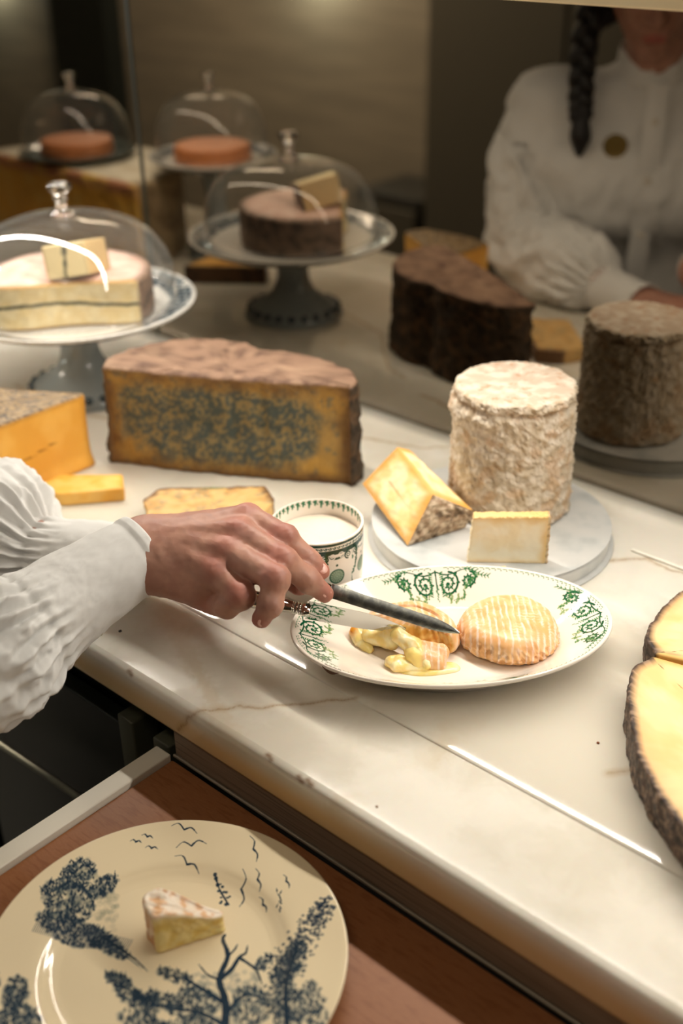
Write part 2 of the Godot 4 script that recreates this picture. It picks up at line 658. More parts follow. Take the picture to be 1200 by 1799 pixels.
func counter() -> void:
	# onyx slab: a tray with a raised front rim, one profile drawn along x
	var prof: Array = [Vector2(0.0, -0.03), Vector2(0.0, 0.0)]
	for i in 15: prof.append(Vector2(0.41 * (i + 1) / 16.0, 0.0))
	for i in 15:
		var t := i / 14.0
		prof.append(Vector2(lerpf(0.412, 0.4560, t), -0.0020 * t * t * t))
	prof.append_array([Vector2(0.4575, -0.0022), Vector2(0.4582, -0.0025), Vector2(0.4587, -0.0029), Vector2(0.4590, -0.0033), Vector2(0.4592, -0.0037), Vector2(0.4600, -0.0037), Vector2(0.463, -0.0037), Vector2(0.48, -0.0037), Vector2(0.52, -0.0037), Vector2(0.549, -0.0037), Vector2(0.5515, -0.0037), Vector2(0.5520, -0.0037), Vector2(0.5556, -0.0046), Vector2(0.5582, -0.0068), Vector2(0.559, -0.0100), Vector2(0.559, -0.012), Vector2(0.559, -0.021), Vector2(0.559, -0.031), Vector2(0.559, -0.037), Vector2(0.558, -0.040), Vector2(0.555, -0.0415), Vector2(0.53, -0.0415), Vector2(0.3, -0.03), Vector2(0.0, -0.03)])
	var b := Mb.new()
	var n := 60
	var dist := 0.0
	var vs := [0.0]
	for i in prof.size() - 1:
		dist += (prof[i] as Vector2).distance_to(prof[i + 1])
		vs.append(dist)
	for i in n + 1:
		var x := lerpf(-2.7, 0.9, float(i) / n)
		for j in prof.size():
			b.vert(Vector3(x, prof[j].y, prof[j].x), Vector2((x + 1.7) / 2.1, (vs[j] - 0.03) / 0.64))
	b.rows(n + 1, prof.size(), 0, false)
	for side in [0, n]:
		var c := b.vert(Vector3(lerpf(-2.7, 0.9, float(side) / n), -0.012, 0.28), Vector2(0.5, 0.5))
		for j in prof.size() - 1:
			if side == 0: b.tri(c, side * prof.size() + j, side * prof.size() + j + 1)
			else: b.tri(c, side * prof.size() + j + 1, side * prof.size() + j)
	b.turn_outward()
	# the stone itself: cloudy cream with tan veins, and a painted glow on the front face
	var w := 1260
	var h := 384
	var im := Image.create(w, h, false, Image.FORMAT_RGBA8)
	var n1 := FastNoiseLite.new()
	n1.seed = 4; n1.frequency = 0.006; n1.fractal_octaves = 5
	n1.domain_warp_enabled = true; n1.domain_warp_amplitude = 60; n1.domain_warp_frequency = 0.004
	var a1 := n1.get_image(w, h)
	n1.seed = 9; n1.frequency = 0.003; n1.fractal_type = FastNoiseLite.FRACTAL_RIDGED; n1.fractal_octaves = 3
	var a2 := n1.get_image(w, h)
	var c0 := Color("d3ccbd")
	var c1 := Color("eae5da")
	var c2 := Color("c8b495")
	for y in h:
		for x in w:
			var q := a1.get_pixel(x, y).r
			var e := a2.get_pixel(x, y).r
			var col := c0.lerp(c1, smoothstep(0.25, 0.75, q))
			col = col.lerp(c2, 0.35 * smoothstep(0.80, 0.98, e))
			col = col.lerp(Color("d6ae78").lerp(Color("e3c79c"), q), smoothstep(0.562, 0.582, 0.64 * y / h + 0.006 * (q - 0.5)))  # amber glow of light through the translucent front face, painted into the colour
			im.set_pixel(x, y, col)
	var px := func(p: Vector2) -> Vector2: return Vector2((p.x + 1.7) / 2.1 * w, p.y / 0.64 * h)
	var veins := [
		[Vector2(-0.618, 0.585), Vector2(-0.596, 0.556), Vector2(-0.568, 0.526), Vector2(-0.536, 0.490), Vector2(-0.50, 0.45)],
		[Vector2(-0.86, 0.075), Vector2(-0.822, 0.071), Vector2(-0.783, 0.059), Vector2(-0.751, 0.044), Vector2(-0.731, 0.019), Vector2(-0.70, 0.01)],
		[Vector2(-0.52, 0.20), Vector2(-0.455, 0.129), Vector2(-0.432, 0.103), Vector2(-0.393, 0.105), Vector2(-0.33, 0.12), Vector2(-0.25, 0.08)],
		[Vector2(-1.3, 0.25), Vector2(-1.2, 0.27), Vector2(-1.05, 0.22), Vector2(-0.95, 0.12), Vector2(-0.9, 0.1)],
		[Vector2(-0.30, 0.40), Vector2(-0.22, 0.33), Vector2(-0.15, 0.30), Vector2(-0.05, 0.2)],
	]
	for k in veins.size():
		var pts: Array = []
		for i in veins[k].size() - 1:
			for j in 8:
				var p: Vector2 = (veins[k][i] as Vector2).lerp(veins[k][i + 1], j / 8.0)
				p += Vector2(fbm(Vector3(p.x, k, p.y), 40.0), fbm(Vector3(p.y, k + 5, p.x), 40.0)) * 0.006
				pts.append(px.call(p))
		stroke(im, pts, 3, 2, Color(0.62, 0.45, 0.25, 0.06))
		stroke(im, pts, 1, 1, Color(0.52, 0.36, 0.2, 0.12 if k < 3 else 0.08))
		stroke(im, pts, 0, 0, Color(0.45, 0.28, 0.14, 0.22 if k < 3 else 0.1))
	for p in [Vector2(-0.684, 0.556), Vector2(-0.513, 0.5545), Vector2(-0.479, 0.5565), Vector2(-0.470, 0.555)]:
		stroke(im, [px.call(p), px.call(p + Vector2(0.007, 0.002))], 1, 1, Color(0.35, 0.2, 0.1, 0.35))
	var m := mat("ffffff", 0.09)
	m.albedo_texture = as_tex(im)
	m.metallic_specular = 0.45
	m.subsurf_scatter_enabled = true
	m.subsurf_scatter_strength = 0.08
	var t := thing("countertop", "long cream onyx countertop with a raised polished front rim and tan veins", "countertop", Vector3(-0.9, -0.03, 0.287))
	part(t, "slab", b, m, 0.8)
	var s := Mb.new()
	s.box(Vector3(0.2, 0.0015, 0.0985), Vector3(1.296, 0.003, 0.005), 0.0012)  # thin pale raised strip laid along the stone
	part(t, "pale_strip", s, mat("f2eee2", 0.15))

	# the cabinet below
	var dark := mat("14170f", 0.45)
	var strip := mat("5c4a3a", 0.5)
	wood(strip, "8f7a66", "6e5b4a", Vector3(0.5, 30, 30))
	var cab := thing("base_cabinet", "dark green-black base cabinet under the onyx counter with pale door edges", "cabinet", Vector3(-0.9, -1.0, 0.28))
	b = Mb.new()
	b.box(Vector3(-0.9, -0.521, 0.272), Vector3(3.58, 0.958, 0.50), 0.003)
	part(cab, "body", b, dark)
	b = Mb.new()
	b.box(Vector3(0.135, -0.057, 0.543), Vector3(1.53, 0.031, 0.024), 0.0015)
	part(cab, "fascia", b, strip)
	b = Mb.new()
	b.box(Vector3(0.135, -0.0707, 0.5565), Vector3(1.53, 0.003, 0.003), 0.0008)
	part(cab, "edge_strip", b, mat("a09787", 0.35, 0.6))
	for x in [-2.2, -1.72, -1.24]:
		b = Mb.new()
		b.box(Vector3(x, -0.52, 0.538), Vector3(0.45, 0.86, 0.018), 0.002)
		part(cab, "door", b, dark)
	b = Mb.new()
	b.box(Vector3(-0.86, -0.52, 0.538), Vector3(0.28, 0.86, 0.018), 0.002)
	part(cab, "door", b, dark)
	for x in [-0.7015, -0.6515]:
		b = Mb.new()
		b.box(Vector3(x, -0.52, 0.539), Vector3(0.023, 0.9, 0.03), 0.002)
		part(cab, "stile", b, mat("4a4a3a", 0.5))
	b = Mb.new()
	b.box(Vector3(-0.90, -0.204, 0.572), Vector3(0.42, 0.008, 0.008), 0.003, Basis(Vector3.BACK, 0.07))
	for x in [-1.08, -0.97]: b.box(Vector3(x, -0.204 + 0.07 * (x + 0.9), 0.558), Vector3(0.008, 0.008, 0.024), 0.002)
	part(cab, "handle", b, mat("8a8878", 0.4, 0.7))


func wood(m: StandardMaterial3D, light: String, dark: String, scale: Vector3) -> void:
	var t := noise_tex(0.02, 512, 512, 5, 21)
	var g := Gradient.new()
	g.offsets = PackedFloat32Array([0.2, 0.5, 0.62, 0.85])
	g.colors = PackedColorArray([Color(dark), Color(light), Color(dark).lerp(Color(light), 0.6), Color(light)])
	t.color_ramp = g
	m.albedo_color = Color.WHITE
	m.albedo_texture = t
	m.uv1_triplanar = true
	m.uv1_world_triplanar = true
	m.uv1_scale = scale


func mirror_wall() -> void:
	var glass := mat("867f74", 0.0, 1.0)
	var edge := mat("20261f", 0.3)
	for k in 2:
		var x0: float = [-1.2965, -3.4][k]
		var x1: float = [0.95, -1.3005][k]
		var t := thing("mirror_panel", ["tall mirror panel behind the counter, reflecting the woman and the cheeses", "mirror panel at the far left, beyond the thin dark seam"][k], "mirror", Vector3((x0 + x1) / 2, 0.0, -0.004), "")
		var b := Mb.new()
		b.box(Vector3((x0 + x1) / 2, 0.29, -0.003), Vector3(x1 - x0, 0.58, 0.006), 0.0004)
		part(t, "glass", b, glass)
		b = Mb.new()
		b.box(Vector3((x0 + x1) / 2, 0.29, -0.0085), Vector3(x1 - x0 + 0.004, 0.58, 0.005), 0.0004)
		part(t, "backing", b, edge)
	boxed("trim_2", Vector3(-1.3018, 0.0, -0.006), Vector3(-1.2952, 0.58, 0.0012), edge, "structure", "", "", 0.0004)
	# shelf over the mirror with an LED bar under it
	var sm := mat("e9d9b4", 0.5)
	var t := thing("wall_shelf", "cream shelf running above the mirror, its lit front edge at the top", "shelf", Vector3(-0.9, 0.511, 0.1))
	var b := Mb.new()
	b.box(Vector3(-0.9, 0.557, 0.1), Vector3(3.6, 0.03, 0.2), 0.002)
	b.box(Vector3(-0.9, 0.5405, 0.193), Vector3(3.6, 0.059, 0.014), 0.0015)
	part(t, "board", b, sm)
	b = Mb.new()
	b.box(Vector3(-0.9, 0.528, 0.1848), Vector3(3.58, 0.032, 0.0016), 0.0005)  # black strip added to swallow LED light on the inside of the fascia
	part(t, "absorber_strip", b, mat("0c0c0b", 0.95))
	t = thing("led_bar", "slim glowing LED bar fixed under the mirror shelf", "light", Vector3(-0.45, 0.542, 0.17))
	b = Mb.new()
	b.box(Vector3(-0.45, 0.5385, 0.157), Vector3(2.74, 0.007, 0.05), 0.0008)
	b.box(Vector3(-0.45, 0.5225, 0.150), Vector3(2.74, 0.031, 0.003), 0.0008)  # plate added to hide the diffuser from its reflection in the mirror
	b.box(Vector3(-0.45, 0.529, 0.165), Vector3(2.74, 0.004, 0.034), 0.0008, Basis(Vector3.RIGHT, -0.87))
	part(t, "housing", b, mat("cfcac0", 0.4, 0.5))
	b = Mb.new()
	b.box(Vector3(-0.45, 0.5275, 0.1675), Vector3(2.7, 0.002, 0.03), 0.0006, Basis(Vector3.RIGHT, -0.87))
	var gm := mat("fff6e6", 0.5)
	gm.emission_enabled = true
	gm.emission = Color(1.0, 0.94, 0.86)
	gm.emission_energy_multiplier = 6.0
	part(t, "diffuser", b, gm)


func pull_out_board() -> void:
	var wm := mat("8a5433", 0.42)
	wood(wm, "93603c", "84522f", Vector3(3, 20, 16))
	wm.metallic_specular = 0.4
	var t := thing("pull_out_board", "reddish-brown wooden pull-out board below the counter front, under the landscape plate", "board", Vector3(0.05, -0.092, 0.76))
	var b := Mb.new()
	b.box(Vector3(0.065, -0.082, 0.762), Vector3(1.386, 0.02, 0.404), 0.0015)
	part(t, "board", b, wm)
	b = Mb.new()
	b.box(Vector3(-0.6385, -0.080, 0.762), Vector3(0.0195, 0.026, 0.404), 0.0015)
	part(t, "side_rail", b, mat("ddd6c6", 0.45))
	b = Mb.new()
	b.box(Vector3(0.05, -0.084, 0.974), Vector3(1.40, 0.03, 0.018), 0.002)
	part(t, "front_rail", b, mat("c9c2b2", 0.45))



# ---------------------------------------------------------------- cheeses at the back
func blue_cheese() -> void:
	var A := Vector2(-1.006, 0.316)
	var B := Vector2(-0.757, 0.177)
	var outl := PackedVector2Array()
	var ch := B - A
	var u := ch.normalized()
	var nrm := Vector2(-u.y, u.x)
	if nrm.y < 0: nrm = -nrm
	for i in 140:
		var t := i / 140.0
		outl.append(A + ch * t + nrm * (0.006 * sin(PI * t) + 0.0025 * fbm(Vector3(t, 0, 0), 9.0)))
	var back := smooth2([B, Vector2(-0.764, 0.154), Vector2(-0.805, 0.138), Vector2(-0.87, 0.142), Vector2(-0.905, 0.158), Vector2(-0.945, 0.158), Vector2(-1.0, 0.190), Vector2(-1.026, 0.245), Vector2(-1.022, 0.295), A], 12)
	for i in range(0, back.size() - 1): outl.append(back[i])
	var n := outl.size()
	var push := func(p: Vector3, out: Vector3, tg: int, k: float) -> Vector3:
		var front := k * n < 140.0
		var rough := fbm(p, 45.0) * 0.003 + fbm(p, 140.0) * 0.0012
		if tg == 2:
			var dip := 0.004 * fbm(p, 16.0)
			return p + Vector3(0, dip + rough, 0)
		if tg == 1:
			if front:
				var inw := 0.5 - absf(p.y / 0.121 - 0.5)
				return p - out * 0.010 * inw + out * fbm(p, 30.0) * 0.0022 + out * fbm(p, 110.0) * 0.0008
			return p + out * (rough * 1.6 + 0.006 * pow(1.0 - p.y / 0.121, 3.0))
		return p
	var rind := L("4a3c2c")
	var rind2 := L("6d5238")
	var crust := L("8f705a")
	var crust2 := L("5f4435")
	var cream := L("a98648")
	var cream2 := L("b58a3c")
	var blue := L("3f4c4a")
	var blue2 := L("5d6556")
	var colf := func(p: Vector3, tg: int, k: float) -> Color:
		var w := fbm(p, 38.0)
		if tg == 2 or (tg == 1 and p.y > 0.1196):
			return crust.lerp(crust2, smoothstep(-0.2, 0.5, w)).lerp(L("a98a70"), smoothstep(0.1, 0.5, fbm(p + Vector3(3, 0, 0), 25.0)) * 0.7)
		if tg == 1 and k * n < 140.0:
			var a := k * n / 140.0
			var hgt := p.y / 0.121
			var c := cream.lerp(cream2, smoothstep(-0.2, 0.3, fbm(p + Vector3(0, 7, 0), 14.0)))
			c = c.lerp(cream2, smoothstep(0.22, 0.05, hgt) * 0.6)
			var e := Vector2((a - 0.47) / 0.45, (hgt - 0.5) / 0.44)
			var inside := 1.0 - smoothstep(0.74, 1.06, pow(pow(absf(e.x), 3.0) + pow(absf(e.y), 3.0), 1.0 / 3.0) + 0.22 * fbm(p, 24.0))
			var sp := smoothstep(-0.26, 0.10, fbm(p, 150.0) + 0.6 * fbm(p + Vector3(1, 4, 2), 50.0))
			c = c.lerp(L("7d7250"), inside * 0.75)
			c = c.lerp(blue, inside * sp * 0.92)
			c = c.lerp(blue2, (1.0 - inside) * smoothstep(0.24, 0.40, fbm(p + Vector3(5, 1, 2), 60.0)) * 0.7)
			var edge := minf(minf(a * 2.1, (1.0 - a) * 2.1), minf(hgt * 1.0, (1.0 - hgt) * 1.0))
			c = c.lerp(L("6b4a24"), smoothstep(0.20, 0.0, edge + 0.08 * w) * 0.95)
			return c
		return rind.lerp(rind2, smoothstep(-0.1, 0.4, w)).lerp(L("2a231c"), smoothstep(0.1, 0.4, fbm(p, 80.0)))
	var b := Mb.new()
	loft(b, outl, rings_of(0.0, 0.121, 0.004, 46), 10, push, colf)
	var m := mat("ffffff", 0.75, 0.0, true)
	bumpy(m, noise_tex(0.08), 0.12, 14.0)
	var t := thing("blue_cheese", "large cut block of blue cheese with brown crust and blue-green mottled face", "cheese", Vector3(-0.89, 0, 0.22))
	part(t, "cheese", b, m, 0.3)


func big_wheel() -> void:
	# the front left arc of a large wheel lying flat, in two pieces with an open crack between them
	var c := Vector2(-0.06, 0.2)
	var cuts := [[3.29, 2.845], [2.83, 1.80]]
	for k in 2:
		var outl := PackedVector2Array()
		var nn: int = [90, 170][k]
		for i in nn + 1:
			var a := lerpf(cuts[k][0], cuts[k][1], float(i) / nn)
			var r := 0.2955 + 0.004 * fbm(Vector3(a, k * 3, 0), 4.0)
			var e := minf(absf(a - cuts[k][0]) if k == 1 else 9.0, absf(a - cuts[k][1]) if k == 0 else 9.0)
			r -= 0.014 * exp(-e * e / 0.0022)
			outl.append(c + Vector2(cos(a), sin(a)) * r)
		var p0 := outl[outl.size() - 1]
		var inner := c + Vector2(0.02, 0.02)
		if k == 0: inner = c + Vector2(0.0, -0.005)
		for i in range(1, 70): outl.append(p0.lerp(inner, i / 70.0))
		for i in range(1, 70): outl.append(inner.lerp(outl[0], i / 70.0))
		var n := outl.size()
		var push := func(p: Vector3, out: Vector3, tg: int, q: float) -> Vector3:
			if tg == 2: return p + Vector3(0, 0.0012 * fbm(p, 20.0) + 0.0006 * fbm(p, 90.0), 0)
			if tg == 1 and q * n <= nn: return p + out * (0.0016 * fbm(p, 50.0) + 0.0010 * fbm(p, 160.0))
			return p
		var colf := func(p: Vector3, tg: int, q: float) -> Color:
			if tg == 2:
				var d := 0.297 - Vector2(p.x, p.z).distance_to(c)
				var col := L("f0cf98").lerp(L("ecbf80"), smoothstep(-0.3, 0.4, fbm(p, 22.0)))
				col = col.lerp(L("f3d9a8"), smoothstep(0.0, 0.5, fbm(p + Vector3(2, 2, 2), 30.0)) * 0.7)
				col = col.lerp(L("e0b07c"), smoothstep(0.02, 0.0, d + 0.004 * fbm(p, 50.0)) * 0.7)
				col = col.lerp(L("6a4a34"), smoothstep(0.006, 0.001, d + 0.003 * fbm(p, 120.0)))
				var e := absf(atan2(p.z - c.y, p.x - c.x) - 2.837)
				col = col.lerp(L("8a5f34"), smoothstep(0.05, 0.0, e + 0.02 * fbm(p, 90.0)) * smoothstep(0.10, 0.01, d))
				col = col.lerp(L("c98a2a"), smoothstep(0.018, 0.0, e) * 0.7)
				return col
			if tg == 1 and q * n <= nn:
				var w := fbm(p, 130.0)
				return L("4d3a2e").lerp(L("8d7460"), smoothstep(-0.05, 0.4, w)).lerp(L("2b211b"), smoothstep(0.05, 0.35, fbm(p + Vector3(9, 0, 0), 110.0)))
			return L("d9ad62")
		var b := Mb.new()
		loft(b, outl, rings_of(0.0, 0.031, 0.002, 12), 16, push, colf)
		var m := mat("ffffff", 0.6, 0.0, true)
		var t := thing("cheese_wheel_piece", ["upper piece of the big dark-rinded cheese at the right edge, above the crack", "large front piece of the dark-rinded golden cheese at the right edge"][k], "cheese", Vector3(-0.2, 0, [0.2, 0.35][k]), "pieces of the big cheese at right")
		part(t, "cheese", b, m, 0.3)


func glass_mat() -> StandardMaterial3D:
	var m := mat("ffffff", 0.02)
	m.albedo_color = Color(0.97, 1.0, 0.98, 0.03)
	m.transparency = BaseMaterial3D.TRANSPARENCY_ALPHA
	m.metallic_specular = 0.8
	m.cull_mode = BaseMaterial3D.CULL_DISABLED
	return m


func solid_glass() -> StandardMaterial3D:
	var m := mat("ffffff", 0.0)
	m.albedo_color = Color(1, 1, 1, 0.0)
	m.transparency = BaseMaterial3D.TRANSPARENCY_ALPHA
	m.refraction_enabled = true
	m.refraction_scale = 0.05
	return m


func dome(at: Vector3, r: float, h: float, label: String, group := "") -> void:
	var t := thing("glass_dome", label, "dome", at, group)
	var outer := smooth2([Vector2(r, 0.0), Vector2(r * 1.0, h * 0.18), Vector2(r * 0.985, h * 0.36), Vector2(r * 0.92, h * 0.58), Vector2(r * 0.76, h * 0.80), Vector2(r * 0.5, h * 0.94), Vector2(r * 0.22, h * 0.99), Vector2(0.010, h)], 8)
	var prof := PackedVector2Array()
	prof.append(Vector2(r - 0.0032, 0.0005))
	for p in outer: prof.append(p)
	var b := Mb.new()
	lathe(b, prof, 96, at)
	part(t, "bell", b, glass_mat())
	b = Mb.new()
	lathe(b, smooth2([Vector2(r - 0.004, 0.0), Vector2(r - 0.003, 0.003), Vector2(r + 0.001, 0.004), Vector2(r + 0.002, 0.002), Vector2(r, 0.0), Vector2(r - 0.004, 0.0)], 4), 96, at)
	part(t, "rim", b, glass_mat())
	b = Mb.new()
	var k := r / 0.14
	var kp := smooth2([Vector2(0.0001, h - 0.001), Vector2(0.016 * k, h), Vector2(0.017 * k, h + 0.004 * k), Vector2(0.009 * k, h + 0.008 * k), Vector2(0.0065 * k, h + 0.016 * k), Vector2(0.010 * k, h + 0.022 * k), Vector2(0.0085 * k, h + 0.026 * k), Vector2(0.015 * k, h + 0.034 * k), Vector2(0.016 * k, h + 0.039 * k), Vector2(0.010 * k, h + 0.042 * k), Vector2(0.0001, h + 0.043 * k)], 5)
	lathe(b, kp, 32, at)
	part(t, "knob", b, solid_glass())


# a footed plate; y is the height of its rim
func footed_plate(at: Vector3, r: float, y: float, label: String, group := "") -> void:
	var t := thing("cake_stand", label, "cake stand", at, group)
	var im := Image.create(512, 512, false, Image.FORMAT_RGBA8)
	im.fill(Color("e2dfd8"))
	for i in 900: dab(im, Vector2(256, 256) + Vector2.from_angle(rng.randf() * TAU) * 256.0 * rng.randf_range(0.80, 0.97), 7, Color(0.30, 0.36, 0.40, 0.22))
	var ink := Color(0.16, 0.22, 0.27, 0.8)
	for i in 2600:
		var a := rng.randf() * TAU
		var q := 256.0 * rng.randf_range(0.79, 0.97)
		dab(im, Vector2(256, 256) + Vector2.from_angle(a) * q, rng.randf_range(1, 4), Color(ink.r, ink.g, ink.b, rng.randf_range(0.2, 0.6)))
	for i in 24:
		var a := TAU * i / 24
		stroke(im, spiral(Vector2(256, 256) + Vector2.from_angle(a) * 222, 22, a, 1.6 if i % 2 == 0 else -1.6), 3, 1, ink)
	for i in 220: dab(im, Vector2(256, 256) + Vector2.from_angle(TAU * i / 220.0) * 199, 1.4, ink)
	var m := mat("ffffff", 0.12)
	m.albedo_texture = as_tex(im)
	var white := mat("98a2a6", 0.15)
	var b := Mb.new()
	lathe(b, smooth2([Vector2(0.0001, y - 0.011), Vector2(r * 0.55, y - 0.011), Vector2(r * 0.76, y - 0.010), Vector2(r * 0.86, y - 0.005), Vector2(r * 0.97, y), Vector2(r, y + 0.0005), Vector2(r * 1.005, y - 0.001)], 6), 96, at)
	for i in b.v.size(): b.t[i] = Vector2(0.5 + 0.5 * (b.v[i].x - at.x) / r, 0.5 + 0.5 * (b.v[i].z - at.z) / r)
	part(t, "plate_top", b, m)
	b = Mb.new()
	lathe(b, smooth2([Vector2(r * 1.005, y - 0.001), Vector2(r * 0.97, y - 0.006), Vector2(r * 0.8, y - 0.016), Vector2(r * 0.4, y - 0.024), Vector2(0.03, y - 0.027), Vector2(0.0001, y - 0.027)], 6), 96, at)
	for i in b.v.size(): b.t[i] = Vector2(0.5 + 0.5 * (b.v[i].x - at.x) / r, 0.5 + 0.5 * (b.v[i].z - at.z) / r)
	part(t, "plate_underside", b, m)
	b = Mb.new()
	lathe(b, smooth2([Vector2(0.0001, y - 0.024), Vector2(r * 0.20, y - 0.025), Vector2(r * 0.16, y * 0.6), Vector2(r * 0.17, y * 0.42), Vector2(r * 0.25, y * 0.25), Vector2(r * 0.44, y * 0.10), Vector2(r * 0.48, y * 0.04), Vector2(r * 0.48, 0.001), Vector2(r * 0.46, 0.0), Vector2(0.0001, 0.0)], 6), 64, at)
	part(t, "foot", b, white)
	b = Mb.new()
	for i in 22:
		var a := TAU * i / 22
		var q := at + Vector3(cos(a) * r * 0.445, y * 0.1, sin(a) * r * 0.445)
		lathe(b, PackedVector2Array([Vector2(0.0001, -0.004), Vector2(0.005, -0.002), Vector2(0.006, 0.0), Vector2(0.0045, 0.0025), Vector2(0.0001, 0.004)]), 10, q, null, null, 1.0, 1.0, Basis(Vector3.UP, -a) * Basis(Vector3.BACK, -0.5))
	part(t, "foot_beading", b, mat("39474f", 0.2))


func cake_stand_front() -> void:
	var at := Vector3(-1.209, 0, 0.202)
	footed_plate(at, 0.156, 0.127, "blue-white footed cake stand at left holding the layered cheese under glass")
	dome(at + Vector3(0, 0.1262, 0), 0.132, 0.109, "clear glass dome with knob over the layered cheese at left")
	# a half wheel with a dark line of ash through its middle
	var nrm := Vector2(0.77, 0.635).normalized()
	var u := Vector2(nrm.y, -nrm.x)
	var mid := Vector2(at.x, at.z) + nrm * 0.026
	var outl := PackedVector2Array()
	var r := 0.103
	var cut := 0.055
	var half := sqrt(r * r - cut * cut)
	for i in 80: outl.append(mid + nrm * cut + u * lerpf(-half, half, i / 80.0) + nrm * 0.003 * sin(i * 0.11))
	var a0 := atan2(cut, half)
	for i in range(0, 90):
		var a := lerpf(a0, -PI - a0, i / 90.0)
		outl.append(mid + u * cos(a) * r + nrm * sin(a) * r)
	var n := outl.size()
	var y0 := 0.1165
	var y1 := 0.172
	var push := func(p: Vector3, out: Vector3, tg: int, k: float) -> Vector3:
		var e := out * fbm(p, 60.0) * 0.0014
		if tg == 2: return p + Vector3(0, fbm(p, 30.0) * 0.0015, 0)
		return p + e - (out * 0.004 * sin(PI * clampf((p.y - y0) / (y1 - y0), 0, 1)) if tg == 1 and k * n < 80 else Vector3.ZERO)
	var colf := func(p: Vector3, tg: int, k: float) -> Color:
		if tg == 2: return L("e2c3b4").lerp(L("cfa797"), smoothstep(-0.3, 0.4, fbm(p, 40.0)))
		if k * n < 80 and tg == 1:
			var hgt := (p.y - y0) / (y1 - y0)
			var col := L("ead29a").lerp(L("f0deb0"), smoothstep(-0.3, 0.3, fbm(p, 50.0)))
			col = col.lerp(L("b98e4e"), smoothstep(0.10, 0.0, minf(hgt, 1.0 - hgt)))
			var line := hgt - 0.50 - 0.05 * sin(k * n * 0.06) - 0.03 * fbm(p, 40.0)
			return col.lerp(L("4a4a3a"), smoothstep(0.055, 0.02, absf(line)))
		return L("8f7460").lerp(L("5c4a3e"), smoothstep(-0.2, 0.4, fbm(p, 50.0)))
	var b := Mb.new()
	loft(b, outl, rings_of(y0, y1, 0.004, 44), 8, push, colf)
	var t := thing("layered_cheese", "cut wheel of pale cheese with a dark ash line, under the front glass dome", "cheese", Vector3(at.x, y0, at.z))
	part(t, "cheese", b, mat("ffffff", 0.6, 0.0, true), 0.3)
	# a slice of the same cheese lying tilted on top
	b = Mb.new()
	var sl := poly2([Vector2(-0.026, 0.022), Vector2(0.027, 0.018), Vector2(0.034, -0.045), Vector2(-0.030, -0.045)], 0.0025, 0.003)
	var bas := Basis(Vector3.UP, 0.62) * Basis(Vector3.RIGHT, -0.22) * Basis(Vector3.BACK, 0.16)
	var place := Vector3(-1.158, 0.1745, 0.232)
	loft(b, sl, rings_of(0.0, 0.040, 0.0015, 16), 8, null, func(p: Vector3, _tg: int, _k: float) -> Color:
		if p.z < -0.040: return L("7d6350").lerp(L("56443a"), smoothstep(-0.2, 0.3, fbm(p, 60.0)))
		return L("f0dca8").lerp(L("4c4c3c"), smoothstep(0.003, 0.0012, absf(p.x + 0.003 - p.y * 0.12 + 0.002 * fbm(p, 80.0)))).lerp(L("c39a5c"), smoothstep(0.021, 0.028, absf(p.x)) * 0.6))
	for i in b.v.size(): b.v[i] = place + bas * b.v[i]
	t = thing("cheese_slice", "small tilted slice with an ash line, lying on the layered half wheel", "cheese", place)
	part(t, "cheese", b, mat("ffffff", 0.55, 0.0, true), 0.3)


